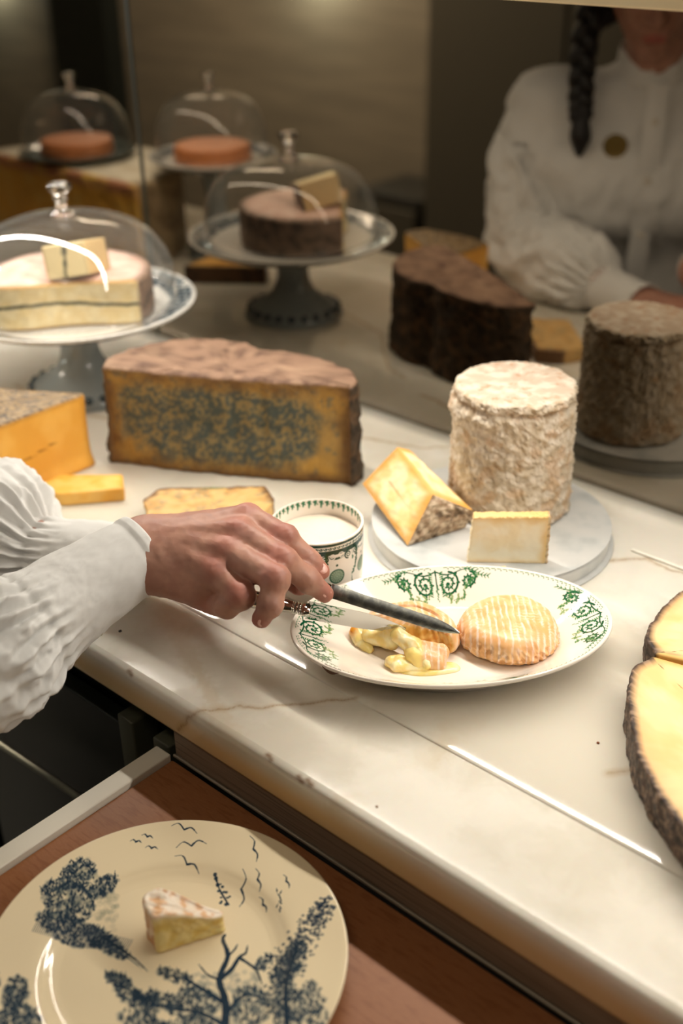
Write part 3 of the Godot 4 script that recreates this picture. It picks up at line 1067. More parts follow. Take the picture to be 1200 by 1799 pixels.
func far_cheese() -> void:
	# left of the frame, seen in the mirror: a half wheel with its yellow cut side towards the mirror, and two small domed plates
	var c := Vector2(-1.79, 0.19)
	var outl := PackedVector2Array()
	for i in 60: outl.append(c + Vector2(lerpf(0.228, -0.228, i / 60.0), 0.0))
	for i in 60:
		var a := PI - PI * i / 60.0
		outl.append(c + Vector2(cos(a), sin(a)) * 0.228)
	var b := Mb.new()
	var push := func(p: Vector3, out: Vector3, _tg: int, _k: float) -> Vector3: return p + out * fbm(p, 25.0) * 0.003
	loft(b, outl, rings_of(0.0, 0.146, 0.006, 24), 8, push, func(p: Vector3, tg: int, k: float) -> Color:
		if tg == 2: return L("ebe2cd").lerp(L("d8cbb0"), smoothstep(-0.3, 0.4, fbm(p, 20.0)))
		if k * 120.0 < 60.0: return L("f0b64a").lerp(L("c98a62"), smoothstep(0.118, 0.134, p.y)).lerp(L("f3c766"), smoothstep(0.0, 0.5, fbm(p, 18.0)))
		return L("a08c6c").lerp(L("7d6a50"), smoothstep(-0.2, 0.3, fbm(p, 30.0))))
	var t := thing("half_wheel", "big yellow half wheel with pale top, left of the cake stand, seen only mirrored", "cheese", Vector3(c.x, 0, c.y))
	part(t, "cheese", b, mat("ffffff", 0.65, 0.0, true), 0.3)
	b = Mb.new()
	loft(b, poly2([Vector2(-1.455, 0.190), Vector2(-1.345, 0.275), Vector2(-1.400, 0.335), Vector2(-1.470, 0.280)], 0.003, 0.004), rings_of(0.0, 0.030, 0.002, 8), 8, null, func(p: Vector3, tg: int, _k: float) -> Color:
		if tg == 2: return L("e3a548").lerp(L("edba68"), smoothstep(-0.3, 0.3, fbm(p, 30.0)))
		return L("6a4c34").lerp(L("4a3626"), smoothstep(-0.2, 0.3, fbm(p, 40.0))))
	t = thing("flat_cheese_wedge", "low dark-rinded yellow wedge seen only in the mirror, under the cake stand", "cheese", Vector3(-1.42, 0, 0.27))
	part(t, "cheese", b, mat("ffffff", 0.6, 0.0, true), 0.3)
	var spots := [Vector3(-1.83, 0.148, 0.275), Vector3(-1.535, 0.0, 0.345)]
	for k in 2:
		var at: Vector3 = spots[k]
		var y := 0.148
		if k == 0:
			b = Mb.new()
			lathe(b, smooth2([Vector2(0.0001, 0.003), Vector2(0.08, 0.003), Vector2(0.105, 0.010), Vector2(0.106, 0.012), Vector2(0.102, 0.008), Vector2(0.08, 0.0), Vector2(0.0001, 0.0)], 5), 64, at)
			var pl := thing("plate", "small plate on the far half wheel, under a glass dome", "plate", at)
			part(pl, "plate", b, mat("46524e", 0.15))
			y = at.y + 0.011
		else:
			footed_plate(at, 0.112, 0.178, "small blue-white cake stand behind the far half wheel, seen only mirrored")
			y = 0.1775
		var o := Vector3(at.x, y - (0.008 if k == 0 else 0.0105), at.z)
		b = Mb.new()
		lathe(b, smooth2([Vector2(0.0001, 0.0), Vector2(0.058, 0.0), Vector2(0.066, 0.006), Vector2(0.066, 0.022), Vector2(0.058, 0.029), Vector2(0.0001, 0.030)], 5), 48, o, func(p: Vector3, dir: Vector3, _j: int) -> Vector3: return p + dir * fbm(p, 40.0) * 0.002)
		var oc := thing("washed_rind_cheese", ["round orange cheese on the plate atop the far half wheel", "round orange cheese on the small far cake stand"][k], "cheese", o, "")
		part(oc, "cheese", b, mat("c8793f", 0.5))
		dome(Vector3(at.x, y, at.z), 0.098, 0.105, ["small glass dome over the orange cheese atop the far half wheel", "small glass dome on the far cake stand"][k])


func speckled_cheese() -> void:
	var outl := poly2([Vector2(-1.020, 0.331), Vector2(-1.020, 0.455), Vector2(-1.075, 0.462), Vector2(-1.150, 0.456), Vector2(-1.165, 0.42)], 0.003, 0.007)
	var n := outl.size()
	var rough := func(p: Vector3, out: Vector3, tg: int, _k: float) -> Vector3:
		if tg == 2: return p + Vector3(0, 0.0022 * fbm(p, 90.0), 0)
		if tg == 1: return p + out * (0.0012 * fbm(p, 20.0) + 0.004 * (1.0 - smoothstep(0.0, 0.02, p.y)))
		return p
	var b := Mb.new()
	loft(b, outl, rings_of(0.0, 0.091, 0.004, 30), 14, rough, func(p: Vector3, tg: int, _k: float) -> Color:
		var sp := fbm(p, 190.0)
		if tg == 2 or p.y > 0.0885: return L("9c8058").lerp(L("3c2e20"), smoothstep(-0.10, 0.25, sp))
		if p.z < 0.345 and p.x < -1.03: return L("a98a58").lerp(L("6a5236"), smoothstep(-0.1, 0.3, sp))
		var y := L("e5a640").lerp(L("eeb655"), smoothstep(-0.3, 0.4, fbm(p, 16.0)))
		y = y.lerp(L("9a651f"), maxf(smoothstep(0.082, 0.091, p.y), smoothstep(0.345, 0.330, p.z)) * 0.8)
		var crack := absf(p.y - 0.043 - 0.16 * (p.z - 0.40) * -1.0 - 0.002 * fbm(p, 60.0))
		return y.lerp(L("a8701f"), smoothstep(0.0016, 0.0004, crack) * smoothstep(0.375, 0.385, p.z) * smoothstep(0.43, 0.42, p.z)))
	var t := thing("speckled_cheese", "yellow cheese wedge with a brown speckled rind top at the left edge", "cheese", Vector3(-1.09, 0, 0.40))
	part(t, "cheese", b, mat("ffffff", 0.5, 0.0, true), 0.3)


func slices() -> void:
	# thin yellow slice
	var b := Mb.new()
	loft(b, poly2([Vector2(-0.965, 0.419), Vector2(-0.921, 0.366), Vector2(-0.950, 0.345), Vector2(-1.004, 0.392), Vector2(-1.0, 0.43)], 0.003, 0.003), rings_of(0.0, 0.016, 0.002, 6), 8, func(p: Vector3, out: Vector3, _tg: int, _k: float) -> Vector3: return p + out * fbm(p, 50.0) * 0.001, func(p: Vector3, tg: int, _k: float) -> Color:
		var c := L("f0b347").lerp(L("f4c468"), smoothstep(-0.3, 0.3, fbm(p, 40.0)))
		return c.lerp(L("c98a2a"), smoothstep(-0.942, -0.922, p.x + (p.z - 0.36) * 0.2) * 0.6) if tg != 2 else c)
	var t := thing("yellow_cheese_slice", "thin plain yellow slice on the counter behind the white cuff", "cheese", Vector3(-0.965, 0, 0.39))
	part(t, "cheese", b, mat("ffffff", 0.45, 0.0, true), 0.3)
	# slice of blue cheese with its crust on the far side
	b = Mb.new()
	var push := func(p: Vector3, out: Vector3, _tg: int, _k: float) -> Vector3: return p + out * (fbm(p, 60.0) * 0.002 + fbm(p, 150.0) * 0.0008)
	loft(b, poly2([Vector2(-0.880, 0.372), Vector2(-0.887, 0.344), Vector2(-0.803, 0.265), Vector2(-0.772, 0.282), Vector2(-0.755, 0.318), Vector2(-0.835, 0.402)], 0.002, 0.004), rings_of(0.0, 0.020, 0.002, 8), 16, push, func(p: Vector3, tg: int, k: float) -> Color:
		var d := Vector2(p.x, p.z).distance_to(Geometry2D.get_closest_point_to_segment(Vector2(p.x, p.z), Vector2(-0.887, 0.344), Vector2(-0.803, 0.265)))
		d = minf(d, Vector2(p.x, p.z).distance_to(Geometry2D.get_closest_point_to_segment(Vector2(p.x, p.z), Vector2(-0.803, 0.265), Vector2(-0.772, 0.282))))
		d = minf(d, Vector2(p.x, p.z).distance_to(Geometry2D.get_closest_point_to_segment(Vector2(p.x, p.z), Vector2(-0.880, 0.372), Vector2(-0.887, 0.344))))
		var c := L("cfa869").lerp(L("bd9152"), smoothstep(-0.2, 0.4, fbm(p, 40.0)))
		c = c.lerp(L("6f7660"), smoothstep(0.18, 0.38, fbm(p + Vector3(4, 0, 4), 70.0)) * 0.45)
		c = c.lerp(L("2f7a55"), smoothstep(0.006, 0.0, absf(d - 0.003)) * smoothstep(0.02, 0.005, Vector2(p.x, p.z).distance_to(Vector2(-0.845, 0.304))) * 0.9)
		return c.lerp(L("6a4a2c"), smoothstep(0.0085, 0.0035, d + 0.004 * fbm(p, 90.0)) * (0.5 if Vector2(p.x, p.z).distance_to(Vector2(-0.845, 0.304)) < 0.016 else 1.0)))
	t = thing("blue_cheese_slice", "brown-edged slice of blue cheese lying flat behind the hand", "cheese", Vector3(-0.82, 0, 0.33))
	part(t, "cheese", b, mat("ffffff", 0.55, 0.0, true), 0.3)


func board_and_goat() -> void:
	var c := Vector3(-0.5755, 0, 0.1655)
	var m := mat("dcdcda", 0.35)
	var t1 := noise_tex(0.006, 512, 512, 5, 31)
	var g := Gradient.new()
	g.offsets = PackedFloat32Array([0.0, 0.35, 0.5, 1.0])
	g.colors = PackedColorArray([Color("aeb2b2"), Color("c3c6c5"), Color("cccdcb"), Color("d3d2cf")])
	t1.color_ramp = g
	m.albedo_color = Color.WHITE
	m.albedo_texture = t1
	m.uv1_triplanar = true
	m.uv1_scale = Vector3.ONE * 5.0
	var b := Mb.new()
	lathe(b, smooth2([Vector2(0.0001, 0.0), Vector2(0.116, 0.0), Vector2(0.1205, 0.003), Vector2(0.1215, 0.010), Vector2(0.1205, 0.0165), Vector2(0.1165, 0.0192), Vector2(0.113, 0.0198), Vector2(0.0001, 0.0198)], 6), 128, c)
	var t := thing("marble_board", "round pale grey marble board carrying the tall goat cheese", "board", c)
	part(t, "board", b, m)

	# tall drum of goat cheese
	var y0 := 0.0198
	var at := Vector3(-0.581, y0, 0.1255)
	var prof := PackedVector2Array()
	prof.append(Vector2(0.0001, 0.0)); prof.append(Vector2(0.03, 0.0)); prof.append(Vector2(0.058, 0.0005))
	for i in 70: prof.append(Vector2(lerpf(0.0625, 0.0595, i / 69.0), lerpf(0.003, 0.126, i / 69.0)))
	for i in 6: prof.append(Vector2(lerpf(0.0600, 0.0592, i / 5.0), 0.1275 + 0.0012 * i))
	prof.append(Vector2(0.0575, 0.1352))
	for i in 22: prof.append(Vector2(lerpf(0.056, 0.0001, i / 21.0), 0.1357))
	b = Mb.new()
	var push := func(p: Vector3, dir: Vector3, j: int) -> Vector3:
		var hgt := p.y - y0
		if j < 3: return p
		var q := Vector3(p.x, p.y * 1.25, p.z)
		var wr := fbm(q, 70.0) * 0.0034 + absf(fbm(q + Vector3(0.3, 0, 0), 120.0)) * 0.0038 + fbm(q, 260.0) * 0.0009
		if j >= 80: return p + Vector3(0, fbm(p, 90.0) * 0.0014 + fbm(p, 40.0) * 0.0012, 0) + dir * fbm(p, 40.0) * 0.001
		var groove := -0.0022 * exp(-pow((hgt - 0.1235) / 0.002, 2.0))
		var lean := dir.dot(Vector3(-0.75, 0, 0.66))
		var bulge := 0.0028 * exp(-pow((hgt - 0.112) / 0.010, 2.0)) * maxf(0.0, lean) * 2.0
		return p + dir * (wr + groove + bulge)
	b.v.resize(0)
	lathe(b, prof, 300, at, push, func(p: Vector3, _u: float, j: int) -> Color:
		var hgt := (p.y - y0) / 0.136
		var base := L("c6b59c").lerp(L("ddd0be"), smoothstep(-0.35, 0.35, fbm(p, 60.0)))
		var amber := smoothstep(0.04, 0.40, fbm(p + Vector3(1, 2, 3), 36.0) + 0.28 * (0.62 - hgt))
		if j >= 80:
			base = L("c4b09c").lerp(L("d9cbba"), smoothstep(-0.3, 0.3, fbm(p, 50.0)))
			base = base.lerp(L("b98a68"), smoothstep(0.22, 0.42, fbm(p + Vector3(5, 5, 5), 70.0)) * 0.7)
			return base.lerp(L("8f6f4e"), smoothstep(0.0575, 0.060, Vector2(p.x - at.x, p.z - at.z).length()) * 0.5)
		base = base.lerp(L("c08a4c"), amber * 0.36)
		base = base.lerp(L("a8845c"), smoothstep(0.25, 0.5, fbm(p + Vector3(7, 0, 0), 110.0)) * 0.45)
		return base.lerp(L("8a6a44"), smoothstep(0.006, 0.001, absf(p.y - y0 - 0.1245)) * smoothstep(-0.2, 0.3, fbm(p, 40.0)) * 0.8))
	var gm := mat("ffffff", 0.8, 0.0, true)
	t = thing("goat_cheese", "tall cream drum of wrinkled-rind goat cheese standing on the marble board", "cheese", at)
	part(t, "cheese", b, gm, 0.3)

	# a wedge standing on its rind, its tip edge up as a ridge
	var R1 := Vector3(-0.604, 0.021, 0.266)
	var R3 := Vector3(-0.575, 0.042, 0.198)
	var R2 := Vector3(-0.6040, 0.062, 0.2270)
	var T1 := Vector3(-0.7000, 0.040, 0.2230)
	var T2 := Vector3(-0.672, 0.083, 0.200)
	var T3 := Vector3(-0.666, 0.077, 0.187)
	var T4 := Vector3(-0.682, 0.030, 0.189)
	var R4 := Vector3(-0.582, 0.021, 0.200)
	b = Mb.new()
	var face := func(mb: Mb, a: Vector3, p1: Vector3, p2: Vector3, d: Vector3, kind: int) -> void:
		mb.grid(34, 34, func(u: float, w: float) -> Vector3:
			var p := a.lerp(p1, u).lerp(d.lerp(p2, u), w)
			var e := minf(minf(u, 1.0 - u), minf(w, 1.0 - w))
			var nn := (p1 - a).cross(d - a).normalized()
			if nn.dot(p - Vector3(-0.637, 0.045, 0.208)) < 0.0: nn = -nn
			return p + nn * (smoothstep(0.0, 0.12, e) * 0.0012 + smoothstep(0.0, 0.05, e) * (fbm(p, 70.0) * 0.0012 + (fbm(p, 170.0) * 0.0030 + 0.002 * fbm(p, 80.0) if kind == 1 else 0.0)))
		, func(p: Vector3, u: float, w: float) -> Color:
			if kind == 1: return L("9c8064").lerp(L("cbb69a"), smoothstep(-0.2, 0.3, fbm(p, 120.0))).lerp(L("5e4730"), smoothstep(0.1, 0.4, fbm(p + Vector3(3, 3, 0), 80.0)))
			var e := minf(minf(u, 1.0 - u), minf(w, 1.0 - w))
			var cc := L("f6e6b8").lerp(L("f0d694"), smoothstep(-0.2, 0.4, fbm(p, 40.0)))
			cc = cc.lerp(L("dc9a34"), smoothstep(0.20, 0.02, e + 0.04 * fbm(p, 60.0)) * 0.85)
			return cc.lerp(L("c69a52"), smoothstep(0.015, 0.004, absf(w - 0.45 - 0.05 * u)) * smoothstep(0.25, 0.3, u) * smoothstep(0.75, 0.7, u) * 0.7))
	face.call(b, T1, R1, R2, T2, 0)
	face.call(b, T2, R2, R3, T3, 0)
	face.call(b, T3, R3, R4, T4, 0)
	face.call(b, T4, R4, R1, T1, 1)
	face.call(b, R1, R4, R3, R2, 1)
	face.call(b, T1, T4, T3, T2, 1)
	fix_each(b, Vector3(-0.637, 0.045, 0.208))
	t = thing("cheese_wedge", "yellow cheese wedge with brown rind leaning at the left of the marble board", "cheese", Vector3(-0.637, 0.02, 0.208))
	part(t, "cheese", b, mat("ffffff", 0.55, 0.0, true), 0.3)

	# an upright pale slice
	b = Mb.new()
	var a0 := Vector3(-0.5415, 0.0198, 0.252)
	var a1 := Vector3(-0.4820, 0.0198, 0.2045)
	var ux := (a1 - a0).normalized()
	var uz := Vector3(ux.z, 0, -ux.x)
	var wd := a0.distance_to(a1)
	var ol := poly2([Vector2(0, 0), Vector2(wd, 0), Vector2(wd, 0.052), Vector2(0.004, 0.050)], 0.0013, 0.0015)
	loft(b, ol, rings_of(0.0, 0.011, 0.0012, 6), 22, func(p: Vector3, out: Vector3, tg: int, _k: float) -> Vector3:
		return p + out * (fbm(p, 60.0) * 0.0005 + (fbm(p, 260.0) * 0.0018 if tg == 1 and (p.z > 0.046 or p.x > wd - 0.004 or p.x < 0.006) else 0.0)), func(p: Vector3, tg: int, _k: float) -> Color:
		var e := minf(minf(wd - p.x, 0.052 - p.z), p.z + 0.002)
		var cc := L("fbf0d4").lerp(L("f8e7c0"), smoothstep(-0.3, 0.4, fbm(p, 40.0)))
		cc = cc.lerp(L("e5b65c"), smoothstep(0.012, 0.001, minf(wd - p.x, minf(0.052 - p.z, p.z + 0.005)) + 0.003 * fbm(p, 60.0)) * 0.75)
		if p.x > wd - 0.0025 and tg == 1: cc = L("c9b493").lerp(L("94744e"), smoothstep(-0.1, 0.3, fbm(p, 200.0)))
		return cc.lerp(L("d9a860"), smoothstep(0.0012, 0.0, e) * 0.4))
	for i in b.v.size(): b.v[i] = a0 + ux * b.v[i].x + Vector3.UP * b.v[i].z - uz * (b.v[i].y - 0.0) * -1.0
	b.turn_outward()
	t = thing("pale_cheese_slice", "upright pale cream slice with golden edge in front of the goat cheese", "cheese", a0.lerp(a1, 0.5))
	part(t, "cheese", b, mat("ffffff", 0.55, 0.0, true), 0.3)


func fix_each(b: Mb, mid: Vector3) -> void:      # each triangle turned away from a point inside
	for i in range(0, b.ix.size(), 3):
		var p0 := b.v[b.ix[i]]
		if (b.v[b.ix[i + 2]] - p0).cross(b.v[b.ix[i + 1]] - p0).dot(p0 - mid) < 0.0:
			var k := b.ix[i + 1]
			b.ix[i + 1] = b.ix[i + 2]; b.ix[i + 2] = k


# ---------------------------------------------------------------- crockery and cutlery
func cup() -> void:
	var c := Vector3(-0.6392, 0, 0.3578)
	var green := Color(0.07, 0.33, 0.21, 0.85)
	var deep := Color(0.05, 0.22, 0.16, 0.95)
	var w := 1536
	var im := Image.create(w, 640, false, Image.FORMAT_RGBA8)
	var cream := Color("efe6da")
	im.fill(cream)
	# outside, rows 0 to 420: a dark border with a chain, then medallions, swags and drops
	im.fill_rect(Rect2i(0, 6, w, 14), deep)
	im.fill_rect(Rect2i(0, 44, w, 28), deep)
	for i in 64:
		var x := (i + 0.5) * w / 64.0
		stroke(im, spiral(Vector2(x, 31), 9, 0, 1.0), 2, 2, deep)
		dab(im, Vector2(x, 31), 2, deep)
		dab(im, Vector2(x + 12, 31), 3, green)
	var reps := 8
	for i in reps:
		var x := (i + 0.5) * w / reps
		for k in 26:
			var a := PI * k / 25.0
			dab(im, Vector2(x, 62) + Vector2(cos(a) * 62, sin(a) * 34), 7, deep)
		for s in [-1, 1]:
			stroke(im, spiral(Vector2(x + s * 26, 82), 20, 0, 1.8 * s), 3, 2, cream)
			stroke(im, spiral(Vector2(x + s * 68, 92), 22, PI / 2, 1.7 * s), 4, 2, deep)
		dab(im, Vector2(x, 138), 7, deep)
		dab(im, Vector2(x, 205), 44, Color(0.10, 0.30, 0.21, 0.9))
		dab(im, Vector2(x, 205), 36, Color(0.62, 0.70, 0.60, 1))
		for k in 16:
			var a := TAU * k / 16
			stroke(im, [Vector2(x, 205) + Vector2.from_angle(a) * 6, Vector2(x, 205) + Vector2.from_angle(a) * 34], 0, 1, deep)
		for k in 30:
			var t := k / 29.0
			var sx := x + lerpf(52, w / float(reps) - 52, t)
			var q := Vector2(sx, 120 + 100 * 4 * t * (1 - t))
			for j in 2: stroke(im, [q, q + Vector2(rng.randf_range(-9, 9), rng.randf_range(-14, 14))], 5, 2, green)
		var xb := x + w / reps / 2.0
		stroke(im, [Vector2(xb, 66), Vector2(xb, 120)], 3, 2, deep)
		dab(im, Vector2(xb, 122), 13, green)
		for s in [-1, 1]:
			stroke(im, [Vector2(xb + s * 34, 66), Vector2(xb + s * 40, 120), Vector2(xb + s * 30, 160)], 5, 3, green)
			for k in 8: stroke(im, [Vector2(xb + s * 37, 70 + k * 12), Vector2(xb + s * (37 + (12 if k % 2 else -12)), 62 + k * 12)], 3, 1, deep)
		stroke(im, [Vector2(xb, 235), Vector2(xb, 255), Vector2(xb, 285)], 4, 8, green)
		for k in 5: stroke(im, [Vector2(xb, 250), Vector2(xb + (k - 2) * 9, 290)], 3, 2, deep)
	# inside of the rim, rows 440 to 640: hanging leaf tassels
	for i in 44:
		var x := (i + 0.5) * w / 44.0
		var l := 70 if i % 2 == 0 else 48
		stroke(im, [Vector2(x, 462), Vector2(x - 3, 462 + l)], 10, 4, Color(0.16, 0.45, 0.30, 0.8))
		stroke(im, [Vector2(x - 12, 470), Vector2(x + 12, 490)], 6, 4, Color(0.07, 0.36, 0.22, 0.9))
		if i % 3 == 0: dab(im, Vector2(x + 13, 498), 6, Color(0.55, 0.66, 0.45, 0.8))
	var m := mat("ffffff", 0.1)
	m.albedo_texture = as_tex(im)
	var t := thing("teacup", "green-patterned cream cup filled with white cream, behind the knife hand", "cup", c)
	var R := 0.0435
	var b := Mb.new()
	var outer := [Vector2(R, 0.0752), Vector2(R * 0.995, 0.06), Vector2(R * 0.985, 0.04), Vector2(R * 0.965, 0.02), Vector2(R * 0.90, 0.009), Vector2(R * 0.72, 0.004)]
	lathe(b, smooth2(outer, 6), 96, c)
	for i in b.v.size(): b.t[i] = Vector2(b.t[i].x, clampf((0.0752 - b.v[i].y) / 0.0752, 0, 1) * 0.66)
	part(t, "wall", b, m)
	b = Mb.new()
	lathe(b, smooth2([Vector2(R, 0.0752), Vector2(R - 0.0012, 0.0758), Vector2(R - 0.0026, 0.0750), Vector2(R - 0.003, 0.065), Vector2(R - 0.0034, 0.058), Vector2(R - 0.006, 0.02), Vector2(0.0001, 0.008)], 6), 96, c)
	for i in b.v.size(): b.t[i] = Vector2(b.t[i].x, clampf(0.70 + (0.0756 - b.v[i].y) / 0.018 * 0.28, 0.67, 0.995))
	part(t, "lining", b, m)
	b = Mb.new()
	lathe(b, smooth2([Vector2(R * 0.72, 0.005), Vector2(R * 0.70, 0.0), Vector2(R * 0.64, 0.0), Vector2(R * 0.62, 0.004), Vector2(0.0001, 0.005)], 4), 64, c)
	part(t, "foot", b, mat("e6ddd0", 0.2))
	b = Mb.new()
	var d := Vector3(-0.92, 0, 0.40)
	tube(b, [c + d * (R - 0.002) + Vector3(0, 0.064, 0), c + d * (R + 0.012) + Vector3(0, 0.070, 0), c + d * (R + 0.024) + Vector3(0, 0.058, 0), c + d * (R + 0.022) + Vector3(0, 0.036, 0), c + d * (R + 0.008) + Vector3(0, 0.022, 0), c + d * (R - 0.004) + Vector3(0, 0.020, 0)], [0.0055, 0.0045, 0.0042, 0.0042, 0.0045, 0.005], 20, 40)
	part(t, "handle", b, mat("ece4d8", 0.12))
	b = Mb.new()
	lathe(b, smooth2([Vector2(R - 0.0036, 0.0600), Vector2(R - 0.006, 0.0606), Vector2(R * 0.6, 0.0602), Vector2(0.0001, 0.0603), ], 8), 72, c, func(p: Vector3, _d: Vector3, j: int) -> Vector3: return p + Vector3(0, 0.0006 * fbm(p, 50.0) + 0.0004 * fbm(p, 150.0), 0))
	var cm := mat("e6d6c4", 0.4)
	cm.subsurf_scatter_enabled = true
	cm.subsurf_scatter_strength = 0.1
	lone("cream", b, cm, "thick white cream filling the green-patterned cup", "cream", c + Vector3(0, 0.06, 0))


var plate_c := Vector3(-0.4805, 0, 0.3585)
var plate_u := Vector3(0.674, 0, -0.739)
var plate_v := Vector3(0.739, 0, 0.674)


func oval_plate() -> void:
	var A := 0.1395
	var B := 0.0905
	var w := 1500
	var h := 990
	var im := Image.create(w, h, false, Image.FORMAT_RGBA8)
	im.fill(Color("efe4d6"))
	var dark := Color(0.05, 0.30, 0.18, 0.9)
	var mid := Color(0.20, 0.44, 0.26, 0.75)
	var pale := Color(0.42, 0.55, 0.30, 0.55)
	var at := func(th0: float, s: float, r: float) -> Vector2:   # s along the rim in mm, r in from the edge in mm
		var sp := Vector2(A * sin(th0), B * cos(th0)).length() * 1000.0 * 0.85
		var th := th0 + s / sp
		var rho := 0.965 - r / (Vector2(A * cos(th0), B * sin(th0)).length() * 1000.0)
		return Vector2(w * (0.5 + 0.5 * rho * cos(th)), h * (0.5 + 0.5 * rho * sin(th)))
	# thin broken line round the edge
	for i in 150:
		var th := TAU * i / 150.0
		if absf(sin(th * 2.0)) < 0.12: continue
		var p: Array = []
		for k in 4: p.append(Vector2(w * (0.5 + 0.5 * 0.972 * cos(th + k * 0.008)), h * (0.5 + 0.5 * 0.972 * sin(th + k * 0.008))))
		stroke(im, p, 2, 2, mid)
		dab(im, Vector2(w * (0.5 + 0.5 * 0.96 * cos(th + 0.032)), h * (0.5 + 0.5 * 0.96 * sin(th + 0.032))), 3, dark)
	for q in 4:
		var th0 := q * PI / 2.0
		for s in [-1.0, 1.0]:
			# two nested scrolls with leaves
			for sc in [[11.5, 13.0, 10.0, 1.9], [30.0, 9.5, 6.8, 1.6]]:
				var pts: Array = []
				for i in 46:
					var t := i / 45.0
					var a: float = -PI / 2.0 + sc[3] * TAU * t
					var rr: float = sc[2] * (1.0 - 0.88 * t)
					pts.append(at.call(th0, s * (sc[0] + rr * cos(a)), sc[1] + rr * sin(a)))
				stroke(im, pts, 5, 3, dark)
				for i in range(2, 40, 3):
					var t := i / 45.0
					var a: float = -PI / 2.0 + sc[3] * TAU * t
					var rr: float = sc[2] * (1.0 - 0.88 * t)
					for side in [1.5, -1.2]:
						var e: Vector2 = at.call(th0, s * (sc[0] + (rr + side) * cos(a + 0.12)), sc[1] + (rr + side) * sin(a + 0.12))
						stroke(im, [pts[i], e], 2, 4, dark if side > 0 else mid)
				dab(im, at.call(th0, s * sc[0], sc[1]), 7, dark)
			# stem from the middle out to a tapering spray
			var st: Array = []
			for i in 16: st.append(at.call(th0, s * lerpf(1.0, 46.0, i / 15.0), 3.0 + 2.5 * sin(i * 0.55)))
			stroke(im, st, 3, 1, dark)
			for i in range(8, 16):
				for o in [-1, 1]:
					stroke(im, [st[i], at.call(th0, s * (lerpf(1.0, 46.0, i / 15.0) + 2.2), 3.0 + 2.5 * sin(i * 0.55) + o * 2.2)], 3, 1, mid)
			# garland hanging from the outer scroll
			for i in 34:
				var t := i / 33.0
				var p := Vector2(lerpf(37.0, 30.0, t) - 9.0 * sin(PI * t) * 0.5, lerpf(5.0, 24.0, t))
				var e: Vector2 = at.call(th0, s * p.x, p.y)
				for k in 2: dab(im, e + Vector2(rng.randf_range(-7, 7), rng.randf_range(-7, 7)), rng.randf_range(2, 5), [mid, pale][k])
			for i in 40:
				var t := i / 39.0
				var e: Vector2 = at.call(th0, s * lerpf(30.0, 8.0, t), 21.0 + 5.0 * sin(PI * t))
				dab(im, e + Vector2(rng.randf_range(-6, 6), rng.randf_range(-6, 6)), rng.randf_range(2, 5), pale if i % 3 else mid)
			for i in 12: stroke(im, [at.call(th0, s * (3.0 + i * 0.2), 4.0 + i * 1.7), at.call(th0, s * (6.0 + i * 0.1), 3.0 + i * 1.7)], 2, 3, mid)
		for i in 14: dab(im, at.call(th0, rng.randf_range(-1.4, 1.4), 14.0 + i), 5 - i * 0.2, mid)
		stroke(im, [at.call(th0, 0.0, 2.0), at.call(th0, 0.0, 18.0)], 4, 2, dark)
		for s2 in [-22.0, -15.0, 15.0, 22.0]:
			for i in 10: dab(im, at.call(th0, s2 + rng.randf_range(-1.2, 1.2), 21.0 + i * 0.8), 5, pale)
	# a brown chip in the glaze at the near left edge and small dark crumbs of age
	var m := mat("ffffff", 0.07)
	m.albedo_texture = as_tex(im)
	m.metallic_specular = 0.55
	var t := thing("oval_plate", "oval cream plate with green scrollwork border holding the soft cheeses", "plate", plate_c)
	var bas := Basis(plate_u, Vector3.UP, plate_v)
	var b := Mb.new()
	lathe(b, smooth2([Vector2(0.0001, 0.0100), Vector2(0.4, 0.0100), Vector2(0.56, 0.0105), Vector2(0.66, 0.0140), Vector2(0.76, 0.0205), Vector2(0.88, 0.0285), Vector2(0.965, 0.0338), Vector2(0.99, 0.0352), Vector2(1.0, 0.0350)], 8), 144, plate_c, null, null, A, B, bas)
	for i in b.v.size():
		var p := b.v[i] - plate_c
		b.t[i] = Vector2(0.5 + 0.5 * p.dot(plate_u) / A, 0.5 + 0.5 * p.dot(plate_v) / B)
	part(t, "well_and_rim", b, m)
	b = Mb.new()
	lathe(b, smooth2([Vector2(1.0, 0.0350), Vector2(1.004, 0.0335), Vector2(0.985, 0.0305), Vector2(0.88, 0.0235), Vector2(0.74, 0.0130), Vector2(0.66, 0.0065), Vector2(0.61, 0.003), Vector2(0.60, 0.0), Vector2(0.56, 0.0), Vector2(0.54, 0.004), Vector2(0.0001, 0.0045)], 6), 144, plate_c, null, null, A, B, bas)
	part(t, "underside", b, mat("ece2d5", 0.1))
	b = Mb.new()
	b.grid(14, 6, func(u: float, v: float) -> Vector3:
		var th := deg_to_rad(lerpf(138.0, 146.5, u))
		var rho := lerpf(0.985, 1.006, v)
		var half := sin(PI * u)
		var y := lerpf(0.0355, 0.0295, v * (0.3 + 0.7 * half))
		return plate_c + plate_u * cos(th) * A * rho * 1.002 + plate_v * sin(th) * B * rho * 1.002 + Vector3(0, y, 0))
	part(t, "chip", b, mat("5a3a22", 0.6), 0.45, "brown worn chip in the rim")


